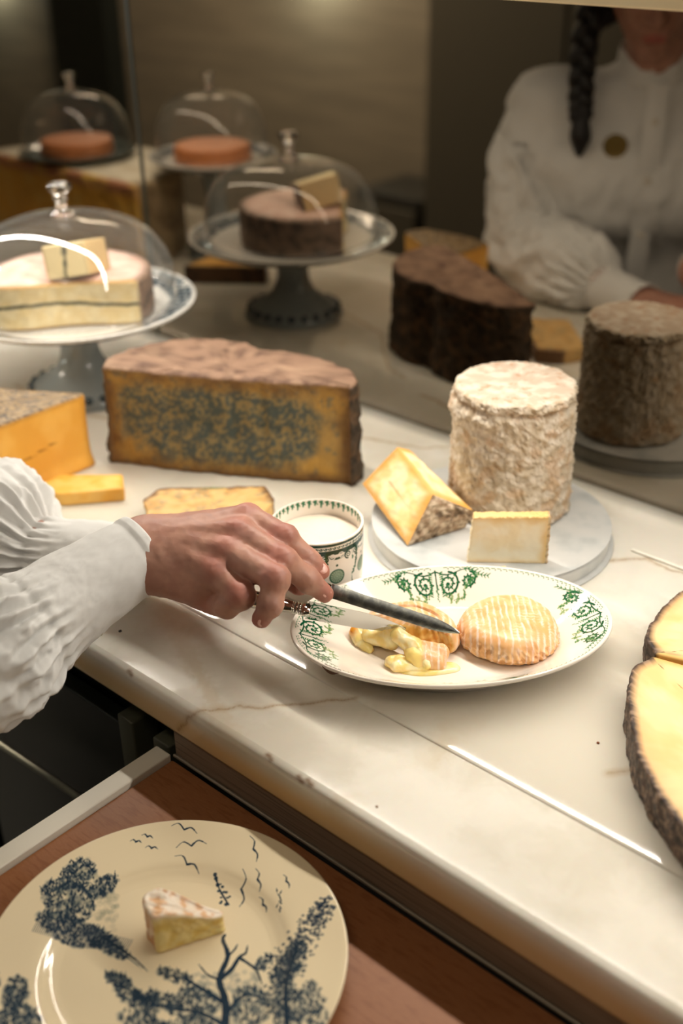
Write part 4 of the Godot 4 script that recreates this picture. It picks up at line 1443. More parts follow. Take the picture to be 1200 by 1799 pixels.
func soft_cheeses() -> void:
	var across := Vector3(0.75, 0, -0.66)
	var along := Vector3(0.58, 0, 0.81)
	var rind := func(p: Vector3, _tg: int, _k: float) -> Color:
		var a := p.dot(across) + 0.0012 * fbm(p, 50.0)
		var l := p.dot(along)
		var c := L("e2ab70").lerp(L("ebbc86"), smoothstep(-0.3, 0.3, fbm(p, 55.0)))
		var ridge := smoothstep(0.25, 0.85, sin(a * 1120.0 + 1.2 * fbm(p, 35.0))) * smoothstep(-0.35, 0.15, fbm(Vector3(a * 2.5, 1.0, l * 0.5), 110.0))
		var cross := smoothstep(0.3, 0.9, sin(l * 1500.0 + 2.0 * fbm(p, 60.0))) * smoothstep(0.0, 0.35, fbm(p + Vector3(4, 0, 1), 45.0))
		c = c.lerp(L("f4dfd0"), clampf(ridge * 0.85 + cross * 0.45, 0.0, 0.9))
		return c.lerp(L("d2945c"), smoothstep(0.2, 0.5, fbm(p + Vector3(2, 0, 0), 50.0)) * 0.4)
	# the whole round
	var c := Vector2(-0.4455, 0.3215)
	var outl := PackedVector2Array()
	for i in 280:
		var a := TAU * i / 280
		outl.append(c + Vector2.from_angle(a) * (0.0435 + 0.0012 * sin(a * 3 + 1) + 0.0010 * fbm(Vector3(cos(a), sin(a), 0), 3.0)))
	var rings := []
	for r in smooth2([Vector2(0.010, 0.0106), Vector2(0.0035, 0.0130), Vector2(0.0, 0.019), Vector2(0.0012, 0.0245), Vector2(0.005, 0.0315), Vector2(0.011, 0.0355), Vector2(0.018, 0.0368)], 5): rings.append(r)
	var b := Mb.new()
	loft(b, outl, rings, 34, func(p: Vector3, out: Vector3, tg: int, _k: float) -> Vector3:
		var a := p.dot(across)
		if tg == 2: return p + Vector3(0, 0.0010 * fbm(p, 40.0) + 0.0004 * sin(a * 1120.0) * smoothstep(0.040, 0.02, Vector2(p.x, p.z).distance_to(c)), 0)
		if tg == 1:
			var low := smoothstep(0.031, 0.022, p.y)
			return p + out * (0.0010 * fbm(p, 70.0) - low * 0.0060 * absf(fbm(p + Vector3(1, 0, 0), 75.0)) - low * 0.004 * maxf(0.0, fbm(p, 160.0)) + 0.0012)
		return p, rind, true)
	var m := mat("ffffff", 0.38, 0.0, true)
	m.subsurf_scatter_enabled = true
	m.subsurf_scatter_strength = 0.06
	var t := thing("soft_cheese_round", "whole small round washed-rind cheese at the right on the oval plate", "cheese", Vector3(c.x, 0.0102, c.y))
	part(t, "cheese", b, m, 0.2)

	# the second round, cut open: the half behind the knife
	var c2 := Vector2(-0.5065, 0.386)
	outl = PackedVector2Array()
	var dir := Vector2(0.86, -0.36).normalized()
	var bk := Vector2(-0.36, -0.86).normalized()
	for i in 70:
		var a := PI * i / 69.0
		outl.append(c2 + (dir * cos(a) + bk * sin(a)) * (0.0440 + 0.0008 * sin(a * 5)))
	for i in range(1, 50):
		var q := lerpf(-0.044, 0.044, i / 50.0)
		outl.append(c2 + dir * q - bk * (0.002 + 0.0022 * fbm(Vector3(q, 0, 0), 160.0)))
	b = Mb.new()
	loft(b, outl, rings, 16, func(p: Vector3, out: Vector3, tg: int, _k: float) -> Vector3:
		if tg == 2: return p + Vector3(0, 0.0010 * fbm(p, 40.0) - 0.002, 0)
		return p + out * 0.0012 * fbm(p, 90.0), func(p: Vector3, tg: int, k: float) -> Color:
		if tg == 1 and k > 0.60 and k < 0.985 and p.y < 0.031: return L("e0a54e").lerp(L("f2cf86"), smoothstep(-0.2, 0.3, fbm(p, 120.0)))
		return rind.call(p, tg, k), true)
	t = thing("cut_cheese_half", "half of the cut-open soft round, lying behind the dark knife blade", "cheese", Vector3(c2.x, 0.0102, c2.y))
	part(t, "cheese", b, m, 0.3)

	# pieces cut from it, soft and running
	var cream := mat("ffffff", 0.22, 0.0, true)
	cream.subsurf_scatter_enabled = true
	cream.subsurf_scatter_strength = 0.15
	var yellow := func(p: Vector3) -> Color: return L("f5d683").lerp(L("fae8b4"), smoothstep(-0.3, 0.3, fbm(p, 70.0)))
	var lo := Vector3(-0.575, 0.004, 0.355)
	var hi := Vector3(-0.440, 0.046, 0.440)
	var f := Field.new(lo, hi, 0.0013)
	f.cap(Vector3(-0.492, 0.0225, 0.398), Vector3(-0.474, 0.018, 0.3835), 0.0085, 0.0085, 0.004, Vector3(1, 1.1, 1))
	f.cap(Vector3(-0.486, 0.0205, 0.404), Vector3(-0.470, 0.0155, 0.391), 0.0075, 0.0070, 0.004)
	f.cap(Vector3(-0.480, 0.0155, 0.4065), Vector3(-0.4655, 0.0135, 0.393), 0.0045, 0.0045, 0.004)
	b = Mb.new()
	f.mesh_into(b, func(p: Vector3) -> Color: return rind.call(p, 2, 0.0).lerp(L("f3d57e"), smoothstep(0.0, -0.006, (p - Vector3(-0.481, 0, 0.395)).dot(Vector3(0.75, 0, -0.66)))), func(p: Vector3) -> Vector3: return p + Vector3(0, 0.0009 * fbm(p, 90.0), 0))
	t = thing("cheese_cutting", "striped rind piece sliding off the cut round, right of the runny slices", "cheese", Vector3(-0.479, 0.0102, 0.396), "pieces cut from the soft round")
	part(t, "cheese", b, m, 0.0)
	var bits := [
		["long pale tongue of runny cheese slumping to the plate in the middle", [[Vector3(-0.508, 0.0280, 0.3985), Vector3(-0.491, 0.0240, 0.3985), 0.0068, 0.0080], [Vector3(-0.491, 0.0240, 0.3985), Vector3(-0.474, 0.0160, 0.4015), 0.0080, 0.0052]]],
		["plump rounded slice leaning under the silver knife", [[Vector3(-0.534, 0.0195, 0.4045), Vector3(-0.512, 0.0215, 0.4015), 0.0080, 0.0075], [Vector3(-0.524, 0.0280, 0.398), Vector3(-0.510, 0.0295, 0.3955), 0.0055, 0.0052]]],
		["flat yellow slab at the front of the cut pieces", [[Vector3(-0.501, 0.0135, 0.4165), Vector3(-0.481, 0.0135, 0.4005), 0.0055, 0.0050], [Vector3(-0.494, 0.0145, 0.4115), Vector3(-0.477, 0.0130, 0.399), 0.0058, 0.005], [Vector3(-0.493, 0.0135, 0.4195), Vector3(-0.474, 0.0125, 0.4035), 0.0044, 0.0040]]],
		["shiny melted dribble with an orange edge at the left of the cut pieces", [[Vector3(-0.5475, 0.0180, 0.4065), Vector3(-0.5330, 0.0120, 0.4115), 0.0060, 0.0052], [Vector3(-0.5475, 0.0180, 0.4065), Vector3(-0.5405, 0.0140, 0.4130), 0.0060, 0.0042], [Vector3(-0.5330, 0.0120, 0.4115), Vector3(-0.5270, 0.0115, 0.4130), 0.0050, 0.0038]]],
	]
	for k in bits.size():
		f = Field.new(lo, hi, 0.0013)
		for q in bits[k][1]: f.cap(q[0], q[1], q[2], q[3], 0.0035)
		b = Mb.new()
		f.mesh_into(b, (func(p: Vector3) -> Color: return yellow.call(p).lerp(L("e79a2a"), smoothstep(-0.540, -0.549, p.x) * smoothstep(0.012, 0.022, p.y))) if k == 3 else yellow, func(p: Vector3) -> Vector3: return p + Vector3(fbm(p, 60.0), fbm(p, 80.0), fbm(p + Vector3(1, 1, 1), 60.0)) * 0.0013)
		var mid := Vector3.ZERO
		for p in b.v: mid += p / b.v.size()
		t = thing("cheese_cutting", bits[k][0], "cheese", Vector3(mid.x, 0.0102, mid.z), "pieces cut from the soft round")
		part(t, "cheese", b, cream, 0.0)
	b = Mb.new()
	var pud := closed2([Vector2(-0.503, 0.4175), Vector2(-0.487, 0.4195), Vector2(-0.470, 0.4100), Vector2(-0.4545, 0.3905), Vector2(-0.4535, 0.3815), Vector2(-0.462, 0.3795), Vector2(-0.474, 0.389), Vector2(-0.492, 0.404)], 10)
	loft(b, pud, [Vector2(-0.0006, 0.0096), Vector2(0.0, 0.0106), Vector2(0.0008, 0.0118), Vector2(0.0026, 0.0126)], 6, null, func(p: Vector3, _tg: int, _k: float) -> Color: return yellow.call(p))
	lone("melted_cheese", b, cream, "thin yellow puddle of melted cheese on the oval plate", "cheese", Vector3(-0.478, 0.010, 0.4))


# blade as a flat tapering bar with a ground edge; tip first
func blade(b: Mb, root: Vector3, tip: Vector3, width: float, thick: float, wide_dir: Vector3, point: float) -> void:
	var f := (tip - root).normalized()
	var wd := (wide_dir - f * wide_dir.dot(f)).normalized()
	var td := f.cross(wd)
	var n := 40
	var s := b.v.size()
	for j in n + 1:
		var t := float(j) / n
		var p := root.lerp(tip, t)
		var taper := 1.0 - pow(maxf(0.0, (t - 1.0 + point) / point), 2.0) * 0.93
		var lo := -width * 0.5 * (1.0 - 0.14 * t) * (1.0 - (1.0 - taper) * 0.8)
		var hi := width * 0.5 * (1.0 - 0.14 * t) * taper
		for q in [Vector2(lo, 0.5), Vector2(lo, -0.5), Vector2(lerpf(lo, hi, 0.6), -0.45), Vector2(hi, -0.06), Vector2(hi, 0.06), Vector2(lerpf(lo, hi, 0.6), 0.45)]:
			b.vert(p + wd * q.x + td * q.y * thick)
	b.rows(n + 1, 6, s, true)
	for e in [0, n]:
		var o: int = s + e * 6
		for i in 4: b.tri(o, o + i + 1, o + i + 2)
	b.turn_outward()


func knives() -> void:
	var steel := mat("8f9291", 0.32, 1.0)
	var tn := noise_tex(0.03, 256, 256, 4, 61)
	var g := Gradient.new()
	g.offsets = PackedFloat32Array([0.3, 0.5, 0.6, 0.8])
	g.colors = PackedColorArray([Color("7f8382"), Color("9a9e9c"), Color("c4c5bd"), Color("8a8e8c")])
	tn.color_ramp = g
	steel.albedo_color = Color.WHITE
	steel.albedo_texture = tn
	steel.uv1_triplanar = true
	steel.uv1_scale = Vector3.ONE * 9.0
	var silver := mat("d9d6cf", 0.08, 1.0)
	# the far knife: a dark blade whose tip rests on the cut cheese
	var root := Vector3(-0.563, 0.0630, 0.4235)
	var tip := Vector3(-0.4605, 0.0405, 0.3745)
	var t := thing("knife", "knife with a dark smeared blade, the far one of two, under the fingertips", "knife", root)
	var b := Mb.new()
	blade(b, root, tip, 0.0120, 0.0022, Vector3(-0.16, 0.855, -0.495), 0.24)
	part(t, "blade", b, steel)
	var back := (root - tip).normalized()
	b = Mb.new()
	tube(b, [root - back * 0.001, root + back * 0.004, root + back * 0.009], [0.0062, 0.0078, 0.0060], 20, 8, null, null, 0.62)
	part(t, "bolster", b, silver)
	b = Mb.new()
	tube(b, [root + back * 0.008, root + back * 0.03, root + back * 0.06, root + back * 0.085], [0.0050, 0.0064, 0.0072, 0.0062], 20, 24, null, null, 0.7)
	part(t, "handle", b, mat("2a2622", 0.3))
	# the near knife: bright silver, broad rounded blade
	var r2 := Vector3(-0.5725, 0.0490, 0.4430)
	var t2 := Vector3(-0.5050, 0.0330, 0.3915)
	t = thing("knife", "bright silver table knife with a broad shiny blade, nearer the camera", "knife", r2)
	b = Mb.new()
	blade(b, r2, t2, 0.0200, 0.0016, Vector3(0.08, 1.0, 0.10), 0.5)
	part(t, "blade", b, mat("c4c6c4", 0.06, 1.0))
	back = (r2 - t2).normalized()
	b = Mb.new()
	tube(b, [r2 - back * 0.003, r2 + back * 0.002, r2 + back * 0.005], [0.0072, 0.0086, 0.0066], 20, 8, null, null, 0.6)
	for k in 3: tube(b, [r2 + back * (0.005 + k * 0.0028), r2 + back * (0.0062 + k * 0.0028), r2 + back * (0.0074 + k * 0.0028)], [0.0062, 0.0072, 0.0062], 20, 6, null, null, 0.7)
	part(t, "bolster", b, silver)
	b = Mb.new()
	tube(b, [r2 + back * 0.012, r2 + back * 0.03, r2 + back * 0.055, r2 + back * 0.085], [0.0068, 0.0088, 0.0098, 0.0090], 20, 24, null, null, 0.72)
	part(t, "handle", b, silver)


func landscape_plate() -> void:
	var c := Vector3(-0.461, -0.072, 0.709)
	var R := 0.1265
	var S := 1024
	var im := Image.create(S, S, false, Image.FORMAT_RGBA8)
	im.fill(Color("ead9b6"))
	# print units: 0..603 across and 1443..1930 down an upright picture, laid on the plate turned towards the person serving
	var P := func(x: float, y: float) -> Vector2:
		var dx := x - 283.0
		var dy := y - 1680.0
		return Vector2(512.0 + 512.0 * (0.0023216 * dx + 0.0032426 * dy), 512.0 + 512.0 * (-0.0020730 * dx + 0.0029268 * dy))
	var ink := Color(0.13, 0.20, 0.27, 0.8)
	var wash := Color(0.20, 0.27, 0.33, 0.30)
	var line := func(pts: Array, r0: float, r1: float, col: Color) -> void:
		var q: Array = []
		for i in pts.size() - 1:
			for k in 5:
				var a: Vector2 = pts[i]
				var e := a.cubic_interpolate(pts[i + 1], pts[maxi(i - 1, 0)], pts[mini(i + 2, pts.size() - 1)], k / 5.0)
				q.append(P.call(e.x, e.y))
		q.append(P.call(pts[-1].x, pts[-1].y))
		stroke(im, q, r0, r1, col)
	var foliage := func(x: float, y: float, rx: float, ry: float, n: int, slant: float) -> void:
		for i in int(n * 1.7):
			var a := rng.randf() * TAU
			var q := sqrt(rng.randf())
			var ox := cos(a) * q * rx
			var p := Vector2(x + ox, y + sin(a) * q * ry + slant * ox)
			dab(im, P.call(p.x, p.y), rng.randf_range(2, 6), Color(0.13, 0.20, 0.27, snappedf(rng.randf_range(0.1, 0.45), 0.05)))
			if i % 5 == 0: dab(im, P.call(p.x, p.y), 10, Color(0.24, 0.32, 0.38, 0.10))
			if i % 3 == 0:
				var l := rng.randf_range(3, 8)
				var d := Vector2.from_angle(rng.randf_range(-2.6, -0.5)) * l
				line.call([p, p + d * 0.5, p + d], 2, 1, ink)
	# birds
	for q in [[240, 1478, 11, 0.2], [218, 1487, 11, 0.1], [249, 1497, 12, 0.1], [325, 1447, 16, 0.0], [313, 1466, 26, 0.25], [327, 1493, 30, -0.1], [318, 1522, 26, 0.5], [448, 1502, 22, 1.35], [421, 1562, 28, 1.75], [453, 1553, 18, 1.45], [460, 1590, 13, 1.1], [507, 1560, 12, 1.2]]:
		var d: Vector2 = Vector2.from_angle(q[3]) * float(q[2])
		var u: Vector2 = Vector2(d.y, -d.x) * 0.28
		var m0 := Vector2(q[0], q[1])
		line.call([m0 - d, m0 - d * 0.5 + u, m0], 1, 2, ink)
		line.call([m0, m0 + d * 0.5 + u * 0.9, m0 + d], 3, 1, ink)
		dab(im, P.call(m0.x, m0.y), 3, ink)
	for i in 9: line.call([Vector2(485 + rng.randf_range(-4, 14), 1575 + i * 4), Vector2(490 + rng.randf_range(-4, 14), 1570 + i * 4)], 2, 1, ink)
	# hill with trees on the left
	for i in 260:
		var a := rng.randf_range(-1, 1)
		dab(im, P.call(125 + a * 62, 1530 + absf(a) * 40 + rng.randf_range(0, 60)), 9, Color(0.45, 0.48, 0.42, 0.10))
	foliage.call(110, 1545, 34, 26, 190, -0.2)
	foliage.call(95, 1585, 50, 30, 260, 0.15)
	foliage.call(160, 1560, 28, 14, 90, -0.5)
	foliage.call(110, 1630, 66, 22, 320, 0.2)
	foliage.call(170, 1645, 48, 16, 180, 0.5)
	for i in 50:
		var x := 40.0 + i * 3.4
		line.call([Vector2(x, 1640 + i * 0.5), Vector2(x + 10, 1615 + i * 0.7), Vector2(x + 14, 1608 + i * 0.7)], 1, 1, Color(0.12, 0.18, 0.26, 0.5))
	line.call([Vector2(170, 1640), Vector2(205, 1660), Vector2(230, 1676), Vector2(250, 1692)], 5, 1, ink)
	line.call([Vector2(180, 1655), Vector2(215, 1672), Vector2(240, 1688)], 4, 1, wash)
	# sprig by the cheese
	line.call([Vector2(372, 1538), Vector2(380, 1560), Vector2(396, 1586)], 2, 3, ink)
	for i in 22:
		var t := i / 21.0
		var p := Vector2(lerpf(372, 396, t), lerpf(1538, 1586, t))
		dab(im, P.call(p.x + rng.randf_range(-14, 12) * t, p.y + rng.randf_range(-4, 4)), rng.randf_range(3, 6), ink)
	# crooked tree in the middle
	var trunk := Vector2(378, 1740)
	for q in [[[Vector2(384, 1860), Vector2(382, 1800), Vector2(386, 1740), Vector2(376, 1705), Vector2(392, 1670), Vector2(384, 1645), Vector2(388, 1636)], 13, 4], [[Vector2(376, 1705), Vector2(398, 1690), Vector2(412, 1672), Vector2(424, 1665), Vector2(428, 1654)], 8, 2], [[Vector2(412, 1672), Vector2(440, 1690), Vector2(450, 1712)], 5, 2], [[Vector2(386, 1740), Vector2(352, 1722), Vector2(318, 1705), Vector2(290, 1700)], 7, 2], [[Vector2(392, 1670), Vector2(404, 1660), Vector2(410, 1652)], 4, 2], [[Vector2(376, 1705), Vector2(356, 1698), Vector2(340, 1682)], 4, 1], [[Vector2(384, 1770), Vector2(340, 1752), Vector2(300, 1748), Vector2(260, 1740)], 6, 2], [[Vector2(386, 1755), Vector2(420, 1728), Vector2(455, 1735)], 6, 2]]: line.call(q[0], q[1], q[2], ink)
	for q in [[300, 1700, 34, 10, 80, 0.25], [270, 1735, 44, 12, 120, 0.15], [330, 1740, 46, 24, 200, 0.0], [330, 1790, 70, 30, 330, 0.0], [430, 1745, 40, 30, 170, 0.0], [455, 1680, 18, 9, 40, -0.4], [200, 1706, 26, 10, 90, 0.3], [235, 1735, 40, 14, 150, 0.4], [250, 1770, 46, 18, 160, 0.3]]: foliage.call(q[0], q[1], q[2], q[3], q[4], q[5])
	for i in 240: dab(im, P.call(rng.randf_range(330, 450), rng.randf_range(1690, 1800)), 8, Color(0.22, 0.30, 0.36, 0.14))
	# bough along the right rim
	for i in 420:
		var t := rng.randf()
		var p := Vector2(lerpf(582, 478, t), lerpf(1600, 1705, t)) + Vector2(rng.randf_range(-1, 1), rng.randf_range(-1, 1)) * lerpf(12, 30, t)
		dab(im, P.call(p.x, p.y), rng.randf_range(3, 6), Color(0.10, 0.16, 0.24, 0.45))
	foliage.call(500, 1690, 34, 26, 220, -0.6)
	foliage.call(490, 1760, 26, 50, 260, 0.0)
	foliage.call(535, 1760, 22, 40, 120, 0.4)
	line.call([Vector2(480, 1850), Vector2(488, 1780), Vector2(492, 1720), Vector2(520, 1660)], 9, 4, ink)
	# tree at the lower left
	foliage.call(28, 1735, 22, 26, 150, 0.0)
	foliage.call(42, 1780, 40, 30, 280, 0.0)
	foliage.call(20, 1840, 60, 40, 280, 0.0)
	for p in [Vector2(-60, 1650), Vector2(-40, 1720), Vector2(-30, 1800), Vector2(180, 1880), Vector2(300, 1900), Vector2(420, 1890)]: foliage.call(p.x, p.y, 40, 22, 130, 0.0)
	var m := mat("ffffff", 0.07)
	m.albedo_texture = as_tex(im)
	m.metallic_specular = 0.55
	var t := thing("landscape_plate", "round cream plate printed with dark blue trees and flying birds", "plate", c)
	var b := Mb.new()
	lathe(b, smooth2([Vector2(0.0001, 0.0095), Vector2(R * 0.5, 0.0092), Vector2(R * 0.60, 0.0098), Vector2(R * 0.66, 0.0125), Vector2(R * 0.72, 0.0155), Vector2(R * 0.88, 0.0185), Vector2(R * 0.97, 0.0208), Vector2(R * 0.995, 0.0213), Vector2(R, 0.0208)], 8), 144, c)
	for i in b.v.size(): b.t[i] = Vector2(0.5 + 0.5 * (b.v[i].x - c.x) / R, 0.5 + 0.5 * (b.v[i].z - c.z) / R)
	part(t, "well_and_rim", b, m)
	b = Mb.new()
	lathe(b, smooth2([Vector2(R, 0.0208), Vector2(R * 1.002, 0.0195), Vector2(R * 0.97, 0.0165), Vector2(R * 0.74, 0.0105), Vector2(R * 0.62, 0.003), Vector2(R * 0.6, 0.0), Vector2(R * 0.56, 0.0), Vector2(R * 0.54, 0.003), Vector2(0.0001, 0.0035)], 6), 144, c)
	part(t, "underside", b, mat("e8d8b8", 0.1))

	# a wedge of bloomy-rind cheese on it
	var y0 := c.y + 0.0094
	b = Mb.new()
	var ol := poly2([Vector2(-0.4707, 0.7087), Vector2(-0.4497, 0.6647), Vector2(-0.4522, 0.6612), Vector2(-0.4907, 0.6887), Vector2(-0.4932, 0.6987), Vector2(-0.4877, 0.7047)], 0.0011, 0.003)
	var tipv := Vector2(-0.4497, 0.6632)
	loft(b, ol, rings_of(y0, y0 + 0.037, 0.0022, 26), 22, func(p: Vector3, out: Vector3, tg: int, _k: float) -> Vector3:
		var q := p + out * (fbm(p, 60.0) * 0.0012 + fbm(p, 160.0) * 0.0005)
		if tg == 2: q.y += -0.0014 * absf(sin((p.x + p.z) * 260.0)) + 0.0012 * fbm(p, 110.0)
		q.y = y0 + (q.y - y0) * (1.0 - 0.52 * smoothstep(0.046, 0.0, Vector2(p.x, p.z).distance_to(tipv)))
		return q, func(p: Vector3, tg: int, _k: float) -> Color:
		var slope := 1.0 - 0.52 * smoothstep(0.046, 0.0, Vector2(p.x, p.z).distance_to(tipv))
		var hgt := (p.y - y0) / (0.037 * slope)
		var face := (Vector2(p.x, p.z) - Vector2(-0.4707, 0.7087)).dot(Vector2(0.903, 0.431))
		if tg == 1 and face > -0.0022 and hgt < 0.95:
			var cc := L("e9c76c").lerp(L("efd893"), smoothstep(-0.3, 0.3, fbm(p, 60.0)))
			return cc.lerp(L("ecd6ac"), smoothstep(0.84, 0.95, hgt)).lerp(L("cf9a50"), smoothstep(0.12, 0.0, hgt) * 0.5)
		if tg == 2 or hgt > 0.93: return L("dcae80").lerp(L("efdfcb"), smoothstep(-0.25, 0.2, fbm(p, 110.0)))
		return L("c78f5e").lerp(L("e5cdb2"), smoothstep(-0.1, 0.35, fbm(p, 90.0))))
	t = thing("brie_wedge", "small cheese wedge with white-orange rind on the landscape plate", "cheese", Vector3(-0.474, y0, 0.688))
	var bm := mat("ffffff", 0.45, 0.0, true)
	bm.subsurf_scatter_enabled = true
	bm.subsurf_scatter_strength = 0.05
	part(t, "cheese", b, bm, 0.3)


func crumbs() -> void:
	var spots := [[Vector3(-0.713, 0.012, 0.538), 0.0014, "2b2118", "tiny dark crumb on the counter rim beside the white sleeve"], [Vector3(-0.321, 0.0, 0.378), 0.0011, "8a4a22", "tiny brown crumb on the stone left of the big cheese"], [Vector3(-0.3985, 0.012, 0.556), 0.0010, "8a5a2c", "tiny brown crumb near the front edge of the counter"], [Vector3(-0.508, 0.0198, 0.239), 0.0024, "f3e3bb", "pale crumb fallen in front of the upright cheese slice"], [Vector3(-0.523, 0.0198, 0.252), 0.0018, "f3e3bb", "smaller pale crumb at the left foot of the upright slice"]]
	for s in spots:
		var b := Mb.new()
		var r: float = s[1]
		lathe(b, smooth2([Vector2(0.00001, -r * 0.6), Vector2(r, -r * 0.2), Vector2(r * 0.8, r * 0.5), Vector2(0.00001, r * 0.7)], 3), 12, s[0] + Vector3(0, r * 0.55, 0), func(p: Vector3, d: Vector3, _j: int) -> Vector3: return p + d * fbm(p, 900.0) * r * 0.7)
		lone("crumb", b, mat(s[2], 0.8), s[3], "crumb", s[0])


# ---------------------------------------------------------------- the woman serving
var shL := Vector3(-1.07, 0.262, 0.665)
var elL := Vector3(-1.045, 0.050, 0.600)
var wrL := Vector3(-0.765, 0.040, 0.480)
var shR := Vector3(-0.775, 0.275, 0.835)
var elR := Vector3(-0.6975, 0.0645, 0.7330)
var wrR := Vector3(-0.6949, 0.0943, 0.5168)
var side := Vector3(0.865, 0.03, 0.50)
var front := Vector3(0.50, 0, -0.865)
var headc := Vector3(-0.894, 0.488, 0.672)
var headb := Basis.IDENTITY


func skin_color(p: Vector3) -> Color:
	var c := L("a97a68").lerp(L("b98a76"), smoothstep(-0.4, 0.4, fbm(p, 30.0)))
	c = c.lerp(L("9f6a5c"), smoothstep(0.05, 0.4, fbm(p + Vector3(3, 1, 0), 60.0)) * 0.35)
	return c


func finger(f: Field, j: Array, r: Array) -> void:
	for i in j.size() - 1: f.cap(j[i], j[i + 1], r[i], r[i + 1], 0.0035)
	for i in range(1, j.size() - 1): f.cap(j[i], j[i], r[i] * 1.06, r[i] * 1.06, 0.004)


func woman() -> void:
	var t := thing("person", "woman in a white long-sleeved shirt with a dark braid, cutting cheese at the counter", "person", Vector3(-0.93, -1.0, 0.82))
	var skin := mat("ffffff", 0.5, 0.0, true)
	skin.subsurf_scatter_enabled = true
	skin.subsurf_scatter_strength = 0.04
	var b := Mb.new()

	# body under the clothes, one surface with neck, arms and legs
	var f := Field.new(Vector3(-1.25, -1.0, 0.42), Vector3(-0.58, 0.44, 1.02), 0.013)
	var chest := Vector3(-0.925, 0.14, 0.765)
	f.cap(chest - side * 0.085, chest + side * 0.085, 0.098, 0.098, 0.05)
	f.cap(Vector3(-0.95, -0.05, 0.80) - side * 0.06, Vector3(-0.95, -0.05, 0.80) + side * 0.06, 0.088, 0.088, 0.06)
	f.cap(Vector3(-0.965, -0.19, 0.835) - side * 0.075, Vector3(-0.965, -0.19, 0.835) + side * 0.075, 0.105, 0.105, 0.05)
	f.cap(shL + Vector3(0.03, 0, 0), shR - Vector3(0.03, 0, 0), 0.05, 0.05, 0.04)
	f.cap(Vector3(-0.915, 0.27, 0.745), headc + Vector3(0, -0.06, 0.02), 0.055, 0.047, 0.03)
	f.cap(shL, elL, 0.044, 0.036, 0.02)
	f.cap(elL, wrL, 0.030, 0.024, 0.015)
	f.cap(shR, elR, 0.044, 0.036, 0.02)
	f.cap(elR, wrR, 0.030, 0.0245, 0.015)
	for s in [-1.0, 1.0]:
		var hip: Vector3 = Vector3(-0.965, -0.24, 0.84) + side * 0.075 * s
		var knee: Vector3 = Vector3(-0.955, -0.56, 0.80) + side * 0.085 * s
		var ankle: Vector3 = Vector3(-0.965, -0.93, 0.84) + side * 0.09 * s
		f.cap(hip, knee, 0.078, 0.052, 0.03)
		f.cap(knee, ankle, 0.050, 0.032, 0.02)
		f.cap(ankle, ankle + front * 0.11 + Vector3(0, -0.035, 0), 0.030, 0.024, 0.02)
	f.mesh_into(b, skin_color)

	# right hand, in a grid of its own: fingertips on the knives
	var J := {
		"i0": Vector3(-0.6356, 0.1172, 0.4468), "i1": Vector3(-0.5928, 0.1139, 0.4463), "i2": Vector3(-0.5735, 0.0954, 0.4383), "i3": Vector3(-0.5646, 0.0861, 0.4326),
		"m0": Vector3(-0.6242, 0.1162, 0.4680), "m1": Vector3(-0.5756, 0.1076, 0.4663), "m2": Vector3(-0.5611, 0.0881, 0.4525), "m3": Vector3(-0.5520, 0.0741, 0.4426),
		"r0": Vector3(-0.6191, 0.1072, 0.4855), "r1": Vector3(-0.5633, 0.1054, 0.4876), "r2": Vector3(-0.5588, 0.0889, 0.4990), "r3": Vector3(-0.5649, 0.0747, 0.5043),
		"p0": Vector3(-0.6160, 0.0953, 0.5024), "p1": Vector3(-0.5843, 0.0893, 0.5061), "p2": Vector3(-0.5970, 0.0766, 0.5116), "p3": Vector3(-0.6175, 0.0692, 0.5124),
		"t0": Vector3(-0.6844, 0.0897, 0.4878), "t1": Vector3(-0.6513, 0.0774, 0.4520), "t2": Vector3(-0.6148, 0.0713, 0.4394), "t3": Vector3(-0.5845, 0.0662, 0.4392),
	}
	f = Field.new(Vector3(-0.735, 0.045, 0.405), Vector3(-0.530, 0.150, 0.575), 0.0023)
	f.cap(wrR + Vector3(-0.004, -0.006, 0.05), wrR, 0.026, 0.0255, 0.01)
	f.cap(wrR + Vector3(0, 0.002, -0.016), J.i0, 0.0205, 0.0130, 0.014)
	f.cap(wrR + Vector3(0, 0.002, -0.006), J.m0, 0.0215, 0.0135, 0.014)
	f.cap(wrR + Vector3(0, 0.000, 0.002), J.r0, 0.0215, 0.0130, 0.014)
	f.cap(wrR + Vector3(0, -0.003, 0.010), J.p0, 0.0205, 0.0125, 0.014)
	f.cap(wrR + Vector3(0.01, -0.012, 0.012), Vector3(-0.640, 0.082, 0.500), 0.016, 0.015, 0.014)
	f.cap(Vector3(-0.6720, 0.0848, 0.5234), Vector3(-0.6260, 0.0767, 0.5117), 0.0150, 0.0140, 0.012)
	f.cap(wrR + Vector3(0.005, -0.010, -0.012), J.t1, 0.018, 0.014, 0.012)
	finger(f, [J.i0, J.i1, J.i2, J.i3], [0.0128, 0.0108, 0.0094, 0.0076])
	finger(f, [J.m0, J.m1, J.m2, J.m3], [0.0130, 0.0114, 0.0098, 0.0078])
	finger(f, [J.r0, J.r1, J.r2, J.r3], [0.0128, 0.0110, 0.0096, 0.0078])
	finger(f, [J.p0, J.p1, J.p2, J.p3], [0.0124, 0.0104, 0.0094, 0.0080])
	finger(f, [J.t0, J.t1, J.t2, J.t3], [0.016, 0.0125, 0.0105, 0.0085])
	# tendons and knuckle bones under the skin of the back of the hand
	for q in ["i0", "m0", "r0", "p0"]:
		var k: Vector3 = J[q]
		var lift := Vector3(0.05, 0.72, 0.55).normalized()
		f.cap(k + lift * 0.0068, k + lift * 0.0068, 0.0080, 0.0080, 0.006)
		f.cap((wrR + Vector3(0, 0.020, 0.004)).lerp(k, 0.15), k + lift * 0.0100, 0.0034, 0.0048, 0.006)
